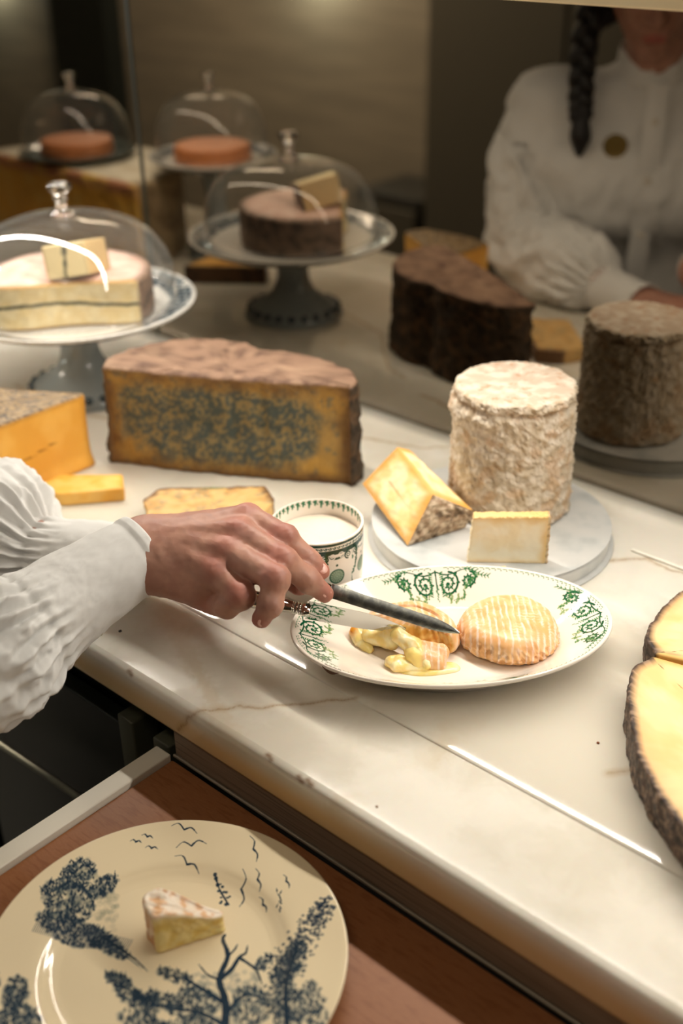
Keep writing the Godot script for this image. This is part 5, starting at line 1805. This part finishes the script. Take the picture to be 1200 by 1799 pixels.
	for q in [["i1", Vector3(0.3, 0.8, 0.1)], ["m1", Vector3(0.45, 0.7, 0.2)], ["r1", Vector3(0.7, 0.6, 0.1)]]:
		f.cap(J[q[0]] + (q[1] as Vector3) * 0.003, J[q[0]] + (q[1] as Vector3) * 0.003, 0.0088, 0.0088, 0.005)
	var knuck := [J.i0, J.m0, J.r0, J.p0, J.i1, J.m1, J.r1, J.p1]
	var tips := [J.i3, J.m3, J.r3, J.p3, J.t3]
	f.mesh_into(b, func(p: Vector3) -> Color:
		var c := skin_color(p)
		var dk := 1.0
		for k in knuck: dk = minf(dk, p.distance_to(k + Vector3(0, 0.008, 0.004)))
		for k in tips: dk = minf(dk, p.distance_to(k))
		c = c.lerp(L("a85c50"), smoothstep(0.018, 0.004, dk) * 0.55)
		return c.lerp(L("8a6a66"), smoothstep(0.10, 0.3, fbm(Vector3(p.x * 0.3, p.y, p.z), 75.0)) * 0.18)
	, func(p: Vector3) -> Vector3:
		var q := p + Vector3(fbm(p, 90.0), fbm(p + Vector3(2, 0, 0), 90.0), fbm(p + Vector3(0, 2, 0), 90.0)) * 0.0007
		for k in [J.i1, J.m1, J.m2, J.i2]:
			var d: float = p.distance_to(k)
			if d < 0.014: q -= (p - k).normalized() * 0.0004 * sin((p - k).dot(Vector3(0.85, -0.35, -0.35)) * 2600.0) * smoothstep(0.014, 0.006, d)
		return q)

	# left hand, loosely curled round the far knife's handle
	f = Field.new(Vector3(-0.83, 0.015, 0.40), Vector3(-0.615, 0.125, 0.54), 0.003)
	var dir := Vector3(0.90, 0.14, -0.40).normalized()
	var lat := Vector3(0.40, 0.0, 0.90).normalized()
	f.cap(wrL - dir * 0.05, wrL, 0.026, 0.024, 0.01)
	for k in 4:
		var o := (k - 1.5) * 0.0165
		var m0: Vector3 = wrL + dir * (0.078 - absf(k - 1.0) * 0.004) + lat * o * 0.95 + Vector3(0, 0.006, 0)
		var m1: Vector3 = m0 + dir * 0.030 + Vector3(0, -0.006, 0)
		var m2: Vector3 = m1 + dir * 0.006 + Vector3(0, -0.022, 0)
		var m3: Vector3 = m2 - dir * 0.014 + Vector3(0, -0.008, 0)
		f.cap(wrL + lat * o * 0.5, m0, 0.018, 0.011, 0.012)
		finger(f, [m0, m1, m2, m3], [0.0112, 0.0090, 0.0080, 0.0068])
	finger(f, [wrL + lat * 0.012 + dir * 0.02, wrL + lat * 0.026 + dir * 0.045 + Vector3(0, -0.008, 0), wrL + lat * 0.022 + dir * 0.075 + Vector3(0, -0.014, 0), wrL + lat * 0.012 + dir * 0.095 + Vector3(0, -0.016, 0)], [0.015, 0.0120, 0.0102, 0.0082])
	f.mesh_into(b, skin_color)

	# head, with its face turned down to the hands
	var fwd := Vector3(0.42, -0.45, -0.65).normalized()
	var rt := Vector3(0.84, 0.0, 0.54).normalized()
	var up := fwd.cross(rt)
	if up.y < 0: up = -up
	headb = Basis(rt, up, -fwd)
	f = Field.new(headc - Vector3.ONE * 0.165, headc + Vector3.ONE * 0.165, 0.0042)
	var H := func(x: float, y: float, z: float) -> Vector3: return headc + headb * Vector3(x, y, z)
	f.cap(H.call(0, 0.03, 0.012), H.call(0, 0.028, -0.012), 0.082, 0.078, 0.02, Vector3(1.10, 0.94, 0.95), headb)
	f.cap(H.call(0, -0.035, -0.035), H.call(0, -0.05, -0.048), 0.056, 0.048, 0.03)
	f.cap(H.call(-0.045, -0.05, -0.015), H.call(-0.012, -0.098, -0.062), 0.022, 0.016, 0.022)
	f.cap(H.call(0.045, -0.05, -0.015), H.call(0.012, -0.098, -0.062), 0.022, 0.016, 0.022)
	f.cap(H.call(0, -0.100, -0.066), H.call(0, -0.098, -0.064), 0.014, 0.014, 0.014)
	f.cap(H.call(-0.028, -0.022, -0.070), H.call(0.028, -0.022, -0.070), 0.020, 0.020, 0.014)
	f.cap(H.call(-0.036, 0.022, -0.076), H.call(0.036, 0.022, -0.076), 0.010, 0.010, 0.012)
	f.cap(H.call(0, 0.010, -0.088), H.call(0, -0.028, -0.108), 0.0075, 0.0095, 0.008)
	for s in [-1.0, 1.0]:
		f.cap(H.call(s * 0.009, -0.032, -0.098), H.call(s * 0.010, -0.033, -0.097), 0.0075, 0.0075, 0.005)
		f.carve(H.call(s * 0.022, 0.004, -0.098), H.call(s * 0.042, 0.003, -0.092), 0.0095, 0.0085, 0.006)
		f.cap(H.call(s * 0.031, 0.002, -0.077), H.call(s * 0.032, 0.002, -0.077), 0.0125, 0.0125, 0.002)
		f.cap(H.call(s * 0.078, 0.012, 0.012), H.call(s * 0.080, -0.028, 0.004), 0.013, 0.009, 0.006, Vector3(2.0, 1, 1), headb)
	f.cap(H.call(-0.018, -0.061, -0.092), H.call(0.018, -0.061, -0.092), 0.0055, 0.0055, 0.005)
	f.cap(H.call(-0.015, -0.071, -0.090), H.call(0.015, -0.071, -0.090), 0.0062, 0.0062, 0.005)
	f.carve(H.call(-0.020, -0.066, -0.099), H.call(0.020, -0.066, -0.099), 0.0016, 0.0016, 0.002)
	f.cap(Vector3(-0.905, 0.36, 0.712), H.call(0, -0.05, 0.01), 0.047, 0.047, 0.02)
	f.mesh_into(b, func(p: Vector3) -> Color:
		var q := headb.transposed() * (p - headc)
		var c := skin_color(p)
		var lip := smoothstep(0.013, 0.006, Vector2(q.x * 0.55, q.y + 0.066).length()) * smoothstep(-0.085, -0.092, q.z)
		c = c.lerp(L("a8504a"), lip * 0.8)
		for s in [-1.0, 1.0]:
			var e := Vector2(q.x - s * 0.0315, (q.y - 0.002) * 1.7).length()
			if q.z < -0.078 and e < 0.0125:
				c = L("efe8e2")
				if Vector2(q.x - s * 0.0315, q.y + 0.001).length() < 0.0058: c = L("2a1c14")
			var br := absf(q.y - 0.027 - 0.010 * (1.0 - pow((absf(q.x) - 0.034) / 0.022, 2.0)) + 0.008)
			if q.z < -0.06 and absf(absf(q.x) - 0.034) < 0.022 and br < 0.0032: c = L("231a16")
		return c)
	part(t, "body", b, skin, 0.0)

	# fingernails of the right hand
	var nail := mat("e3b2a4", 0.25)
	for q in [["i2", "i3", Vector3(0.55, 0.75, 0.30)], ["m2", "m3", Vector3(0.50, 0.72, 0.45)], ["r2", "r3", Vector3(0.75, -0.10, 0.60)]]:
		var ax: Vector3 = (J[q[1]] - J[q[0]]).normalized()
		var nn: Vector3 = ((q[2] as Vector3) - ax * (q[2] as Vector3).dot(ax)).normalized()
		var sd := ax.cross(nn)
		b = Mb.new()
		lathe(b, smooth2([Vector2(0.00001, -0.001), Vector2(0.0036, -0.0008), Vector2(0.0044, 0.0), Vector2(0.0032, 0.0010), Vector2(0.00001, 0.0013)], 3), 24, J[q[1]] + nn * 0.0064 - ax * 0.0022, null, null, 1.0, 1.25, Basis(sd, nn, sd.cross(nn)))
		part(t, "fingernail", b, nail)

	clothes(t)
	hair(t)


func sleeve(b: Mb, path: Array, rad: Array, seg: int, n: int, push: Callable) -> void:
	var rows := [[0.10, -0.0045], [0.0, -0.0030], [-0.002, -0.0012], [0.0, 0.0]]
	for j in n: rows.append([float(j + 1) / n, 0.0])
	var s := b.v.size()
	var first := b.ix.size()
	var up := Vector3.UP
	for row in rows:
		var tt: float = clampf(row[0], 0.0, 1.0)
		var p := cat3(path, tt)
		var fw := (cat3(path, minf(tt + 0.015, 1.0)) - cat3(path, maxf(tt - 0.015, 0.0))).normalized()
		if row[0] < 0.0: p -= fw * 0.001
		var sd := fw.cross(up).normalized()
		up = sd.cross(fw).normalized()
		var r: float = cat1(rad, tt) + row[1]
		for i in seg + 1:
			var a := TAU * i / seg
			var d := sd * cos(a) + up * sin(a)
			var q := p + d * r
			if row[1] == 0.0: q = push.call(q, d, a, tt)
			b.vert(q, Vector2(float(i) / seg, tt))
	b.rows(rows.size(), seg + 1, s, false)
	b.turn_outward(first)


func clothes(t: Node3D) -> void:
	var linen := mat("e4e3e0", 0.85)
	linen.rim_enabled = true
	linen.rim = 0.15
	var weave := noise_tex(0.35, 256, 256, 2, 41)
	bumpy(linen, weave, 0.03, 60.0)
	linen.backlight_enabled = true
	linen.backlight = Color(0.10, 0.10, 0.09)
	var f := Field.new(Vector3(-1.22, -0.24, 0.58), Vector3(-0.64, 0.40, 1.02), 0.0095)
	var chest := Vector3(-0.925, 0.14, 0.765)
	f.cap(chest - side * 0.085 + Vector3(0, 0.02, 0), chest + side * 0.085 + Vector3(0, 0.02, 0), 0.112, 0.112, 0.06)
	f.cap(chest - side * 0.055 + front * 0.03 + Vector3(0, 0.01, 0), chest + side * 0.055 + front * 0.03 + Vector3(0, 0.01, 0), 0.090, 0.090, 0.05)
	f.cap(Vector3(-0.95, -0.05, 0.80) - side * 0.07, Vector3(-0.95, -0.05, 0.80) + side * 0.07, 0.108, 0.108, 0.08)
	f.cap(Vector3(-0.965, -0.17, 0.83) - side * 0.08, Vector3(-0.965, -0.17, 0.83) + side * 0.08, 0.118, 0.118, 0.06)
	f.cap(shL + side * 0.03, shR - side * 0.03, 0.058, 0.058, 0.05)
	f.cap(Vector3(-0.915, 0.29, 0.745), Vector3(-0.908, 0.335, 0.728), 0.072, 0.060, 0.04)
	f.cap(shL, shL.lerp(elL, 0.35), 0.062, 0.060, 0.03)
	f.cap(shR, shR.lerp(elR, 0.35), 0.062, 0.060, 0.03)
	f.carve(Vector3(-0.907, 0.345, 0.725), Vector3(-0.90, 0.42, 0.70), 0.049, 0.052, 0.006)
	var b := Mb.new()
	f.mesh_into(b, null, func(p: Vector3) -> Vector3:
		var s := (p - chest).dot(side)
		var w := sin((p.y * 60.0 + s * 55.0) + 3.0 * fbm(p, 9.0)) * 0.003 * smoothstep(0.02, 0.14, absf(s)) + fbm(Vector3(p.x, p.y * 0.6, p.z), 14.0) * 0.012 + fbm(p, 35.0) * 0.003
		var d := (p - Vector3(chest.x, p.y, chest.z)).normalized()
		return p + d * w)
	part(t, "shirt", b, linen, 0.0)
	b = Mb.new()
	b.grid(6, 50, func(u: float, v: float) -> Vector3:
		var y := lerpf(0.315, -0.13, v)
		var dep := cat1([0.074, 0.105, 0.118, 0.118, 0.118, 0.125], v)
		var mid := Vector3(lerpf(-0.915, -0.96, v), y, lerpf(0.745, 0.815, v))
		return mid + front * (dep + 0.014 + 0.002 * sin(PI * u)) + side * lerpf(-0.016, 0.016, u)
	)
	part(t, "placket", b, linen, 0.0)
	b = Mb.new()
	tube(b, ring_path(Vector3(-0.908, 0.345, 0.727), 0.058, 0.054, Vector3(0.06, 1.0, -0.32).normalized()), [0.013, 0.014, 0.013, 0.014, 0.013, 0.014, 0.013, 0.014, 0.013], 12, 60, func(q: Vector3, d: Vector3, _a: float, _t: float) -> Vector3: return q + Vector3(0, 0.010 * signf(d.y) * absf(d.y), 0) - Vector3(d.x, 0, d.z) * 0.009)
	part(t, "collar", b, linen, 0.0)
	for k in 4:
		b = Mb.new()
		var v := 0.12 + k * 0.2
		var dep := cat1([0.074, 0.105, 0.118, 0.118, 0.118, 0.125], v)
		var mid := Vector3(lerpf(-0.915, -0.96, v), lerpf(0.315, -0.13, v), lerpf(0.745, 0.815, v))
		lathe(b, smooth2([Vector2(0.00001, 0.0), Vector2(0.005, 0.0), Vector2(0.0055, 0.0012), Vector2(0.004, 0.0022), Vector2(0.00001, 0.0018)], 3), 18, mid + front * (dep + 0.0155), null, null, 1.0, 1.0, Basis(side.normalized(), front.normalized(), side.normalized().cross(front.normalized())))
		part(t, "button", b, mat("d9d2c4", 0.3))
	b = Mb.new()
	var ba := Vector3(-0.9185, 0.222, 0.6395)
	lathe(b, smooth2([Vector2(0.00001, 0.0), Vector2(0.017, 0.0), Vector2(0.0185, 0.0015), Vector2(0.0165, 0.0032), Vector2(0.013, 0.0022), Vector2(0.00001, 0.0032)], 4), 40, ba, null, null, 1.0, 1.0, Basis(side.normalized(), front.normalized(), side.normalized().cross(front.normalized())))
	part(t, "round_badge", b, mat("84713f", 0.4, 0.6), 0.45, "round brass-coloured badge on the chest")

	# sleeves: smooth long cuff, then gathers into a full sleeve
	var fold := func(gather: float) -> Callable:
		return func(q: Vector3, d: Vector3, a: float, tt: float) -> Vector3:
			var full := smoothstep(gather, gather + 0.05, tt)
			var near := exp(-pow((tt - gather - 0.05) / 0.07, 2.0))
			var o := -0.0012 * smoothstep(0.022, 0.027, tt) - 0.0013 * exp(-pow((tt - 0.027) / 0.0032, 2.0))
			o += fbm(q, 18.0) * lerpf(0.0022, 0.008, full) + fbm(Vector3(q.x, q.y, q.z), 45.0) * lerpf(0.0006, 0.002, full)
			o += near * (0.0052 * sin(a * 23.0 + 2.5 * fbm(q, 20.0)) + 0.0024 * sin(a * 37.0 + 3.0 * fbm(q, 30.0)))
			o += full * (1.0 - near) * 0.0045 * sin(a * 6.0 + tt * 26.0 + 4.0 * fbm(q, 12.0))
			o -= 0.0035 * exp(-pow((tt - gather) / 0.012, 2.0))
			var w := q + d * o
			if w.z < 0.562 and w.y < 0.0025: w.y = lerpf(0.0006, 0.0025, clampf((w.y + 0.04) / 0.0425, 0.0, 1.0))
			return w
	b = Mb.new()
	sleeve(b, [Vector3(-0.6949, 0.0943, 0.5168), Vector3(-0.7022, 0.0805, 0.5796), Vector3(-0.7023, 0.0746, 0.6147), Vector3(-0.7010, 0.0690, 0.665), Vector3(-0.6985, 0.0700, 0.712), Vector3(-0.700, 0.095, 0.755), Vector3(-0.725, 0.16, 0.795), Vector3(-0.755, 0.23, 0.825), Vector3(-0.84, 0.245, 0.82)], [0.0335, 0.0405, 0.0440, 0.0575, 0.060, 0.060, 0.060, 0.058, 0.028], 220, 200, fold.call(0.30))
	part(t, "sleeve", b, linen, 0.0)
	b = Mb.new()
	sleeve(b, [Vector3(-0.7500, 0.0390, 0.4700), Vector3(-0.8060, 0.0360, 0.4990), Vector3(-0.8500, 0.0350, 0.5210), Vector3(-0.900, 0.0440, 0.5350), Vector3(-0.975, 0.045, 0.562), Vector3(-1.045, 0.050, 0.603), Vector3(-1.068, 0.12, 0.620), Vector3(-1.075, 0.20, 0.650), Vector3(-1.0, 0.235, 0.705)], [0.034, 0.036, 0.038, 0.068, 0.070, 0.066, 0.062, 0.058, 0.028], 220, 200, fold.call(0.25))
	part(t, "sleeve", b, linen, 0.0)
	for k in 2:
		b = Mb.new()
		var p: Vector3 = [Vector3(-0.6745, 0.0655, 0.5560), Vector3(-0.6770, 0.0530, 0.5830)][k]
		lathe(b, smooth2([Vector2(0.00001, -0.0012), Vector2(0.0035, -0.001), Vector2(0.004, 0.0), Vector2(0.003, 0.001), Vector2(0.00001, 0.0012)], 3), 16, p, null, null, 1.0, 1.0, Basis(Vector3.RIGHT, 1.2))
		part(t, "cuff_button", b, mat("ded8ca", 0.3))

	# dark trousers and shoes
	var dark := mat("1c1e20", 0.85)
	f = Field.new(Vector3(-1.22, -1.0, 0.60), Vector3(-0.70, -0.08, 1.06), 0.013)
	f.cap(Vector3(-0.965, -0.19, 0.835) - side * 0.078, Vector3(-0.965, -0.19, 0.835) + side * 0.078, 0.114, 0.114, 0.05)
	for s in [-1.0, 1.0]:
		var hip: Vector3 = Vector3(-0.965, -0.24, 0.84) + side * 0.075 * s
		var knee: Vector3 = Vector3(-0.955, -0.56, 0.80) + side * 0.085 * s
		var ankle: Vector3 = Vector3(-0.965, -0.91, 0.84) + side * 0.09 * s
		f.cap(hip, knee, 0.088, 0.066, 0.03)
		f.cap(knee, ankle, 0.066, 0.056, 0.02)
	b = Mb.new()
	f.mesh_into(b, null, func(p: Vector3) -> Vector3: return p + Vector3(fbm(p, 12.0), 0, fbm(p + Vector3(3, 3, 3), 12.0)) * 0.006)
	part(t, "trousers", b, dark, 0.0)
	for s in [-1.0, 1.0]:
		var c: Vector3 = Vector3(-0.965, 0, 0.84) + side * 0.09 * s + front * 0.055
		var o := PackedVector2Array()
		for i in 48:
			var a := TAU * i / 48
			var q := front * cos(a) * 0.125 + side * sin(a) * (0.044 - 0.006 * cos(a))
			o.append(Vector2(c.x + q.x, c.z + q.z))
		b = Mb.new()
		loft(b, o, [Vector2(0.002, -1.0), Vector2(0.0, -0.985), Vector2(0.003, -0.965), Vector2(0.010, -0.945), Vector2(0.020, -0.932)], 4)
		part(t, "shoe", b, mat("17181a", 0.4))


func ring_path(c: Vector3, rx: float, rz: float, nrm: Vector3) -> Array:
	var x := side.normalized()
	x = (x - nrm * x.dot(nrm)).normalized()
	var z := x.cross(nrm)
	var out := []
	for i in 17:
		var a := lerpf(-0.06, TAU + 0.06 - 0.35, i / 16.0) + PI / 2.0 + 0.15
		out.append(c + x * cos(a) * rx + z * sin(a) * rz)
	return out


func hair(t: Node3D) -> void:
	var hm := mat("120f0e", 0.45)
	var strands := noise_tex(0.04, 256, 256, 3, 51)
	bumpy(hm, strands, 0.08, 30.0)
	var H := func(x: float, y: float, z: float) -> Vector3: return headc + headb * Vector3(x, y, z)
	var f := Field.new(headc - Vector3.ONE * 0.17, headc + Vector3.ONE * 0.17, 0.0050)
	f.cap(H.call(0, 0.040, 0.030), H.call(0, 0.030, 0.000), 0.089, 0.087, 0.02, Vector3(1.05, 0.95, 0.93), headb)
	f.cap(H.call(0, -0.03, 0.065), H.call(-0.02, -0.085, 0.055), 0.050, 0.036, 0.03)
	f.cap(H.call(-0.02, -0.085, 0.055), H.call(-0.075, -0.100, 0.010), 0.034, 0.022, 0.02)
	f.carve(H.call(0, -0.020, -0.100), H.call(0, -0.090, -0.080), 0.075, 0.08, 0.012)
	f.carve(H.call(0, 0.020, -0.110), H.call(0, 0.005, -0.100), 0.062, 0.066, 0.012)
	var b := Mb.new()
	f.mesh_into(b, null, func(p: Vector3) -> Vector3: return p + (p - headc).normalized() * 0.0025 * sin(28.0 * atan2((headb.transposed() * (p - headc)).x, (headb.transposed() * (p - headc)).y)))
	part(t, "hair", b, hm, 0.0)
	b = Mb.new()
	var path := [H.call(-0.070, -0.100, 0.012), Vector3(-0.990, 0.425, 0.658), Vector3(-0.985, 0.36, 0.632), Vector3(-0.975, 0.295, 0.618), Vector3(-0.968, 0.262, 0.612)]
	for s in 3:
		var q := []
		var r := []
		for i in 25:
			var tt := i / 24.0
			var a := tt * 20.0 + s * TAU / 3.0
			q.append(cat3(path, tt) + side * 0.0095 * sin(a) + front * 0.006 * sin(2.0 * a))
			r.append(lerpf(0.0155, 0.0100, tt))
		tube(b, q, r, 14, 90)
	part(t, "braid", b, hm, 0.3)
	b = Mb.new()
	tube(b, [Vector3(-0.968, 0.268, 0.612), Vector3(-0.967, 0.252, 0.611), Vector3(-0.966, 0.232, 0.611), Vector3(-0.9665, 0.205, 0.612)], [0.011, 0.0145, 0.0165, 0.004], 20, 24)
	part(t, "braid_tail", b, hm, 0.3)
	b = Mb.new()
	tube(b, [Vector3(-0.968, 0.270, 0.612), Vector3(-0.9678, 0.264, 0.612)], [0.0128, 0.0128], 18, 4)
	part(t, "hair_tie", b, mat("0c0c0e", 0.6))
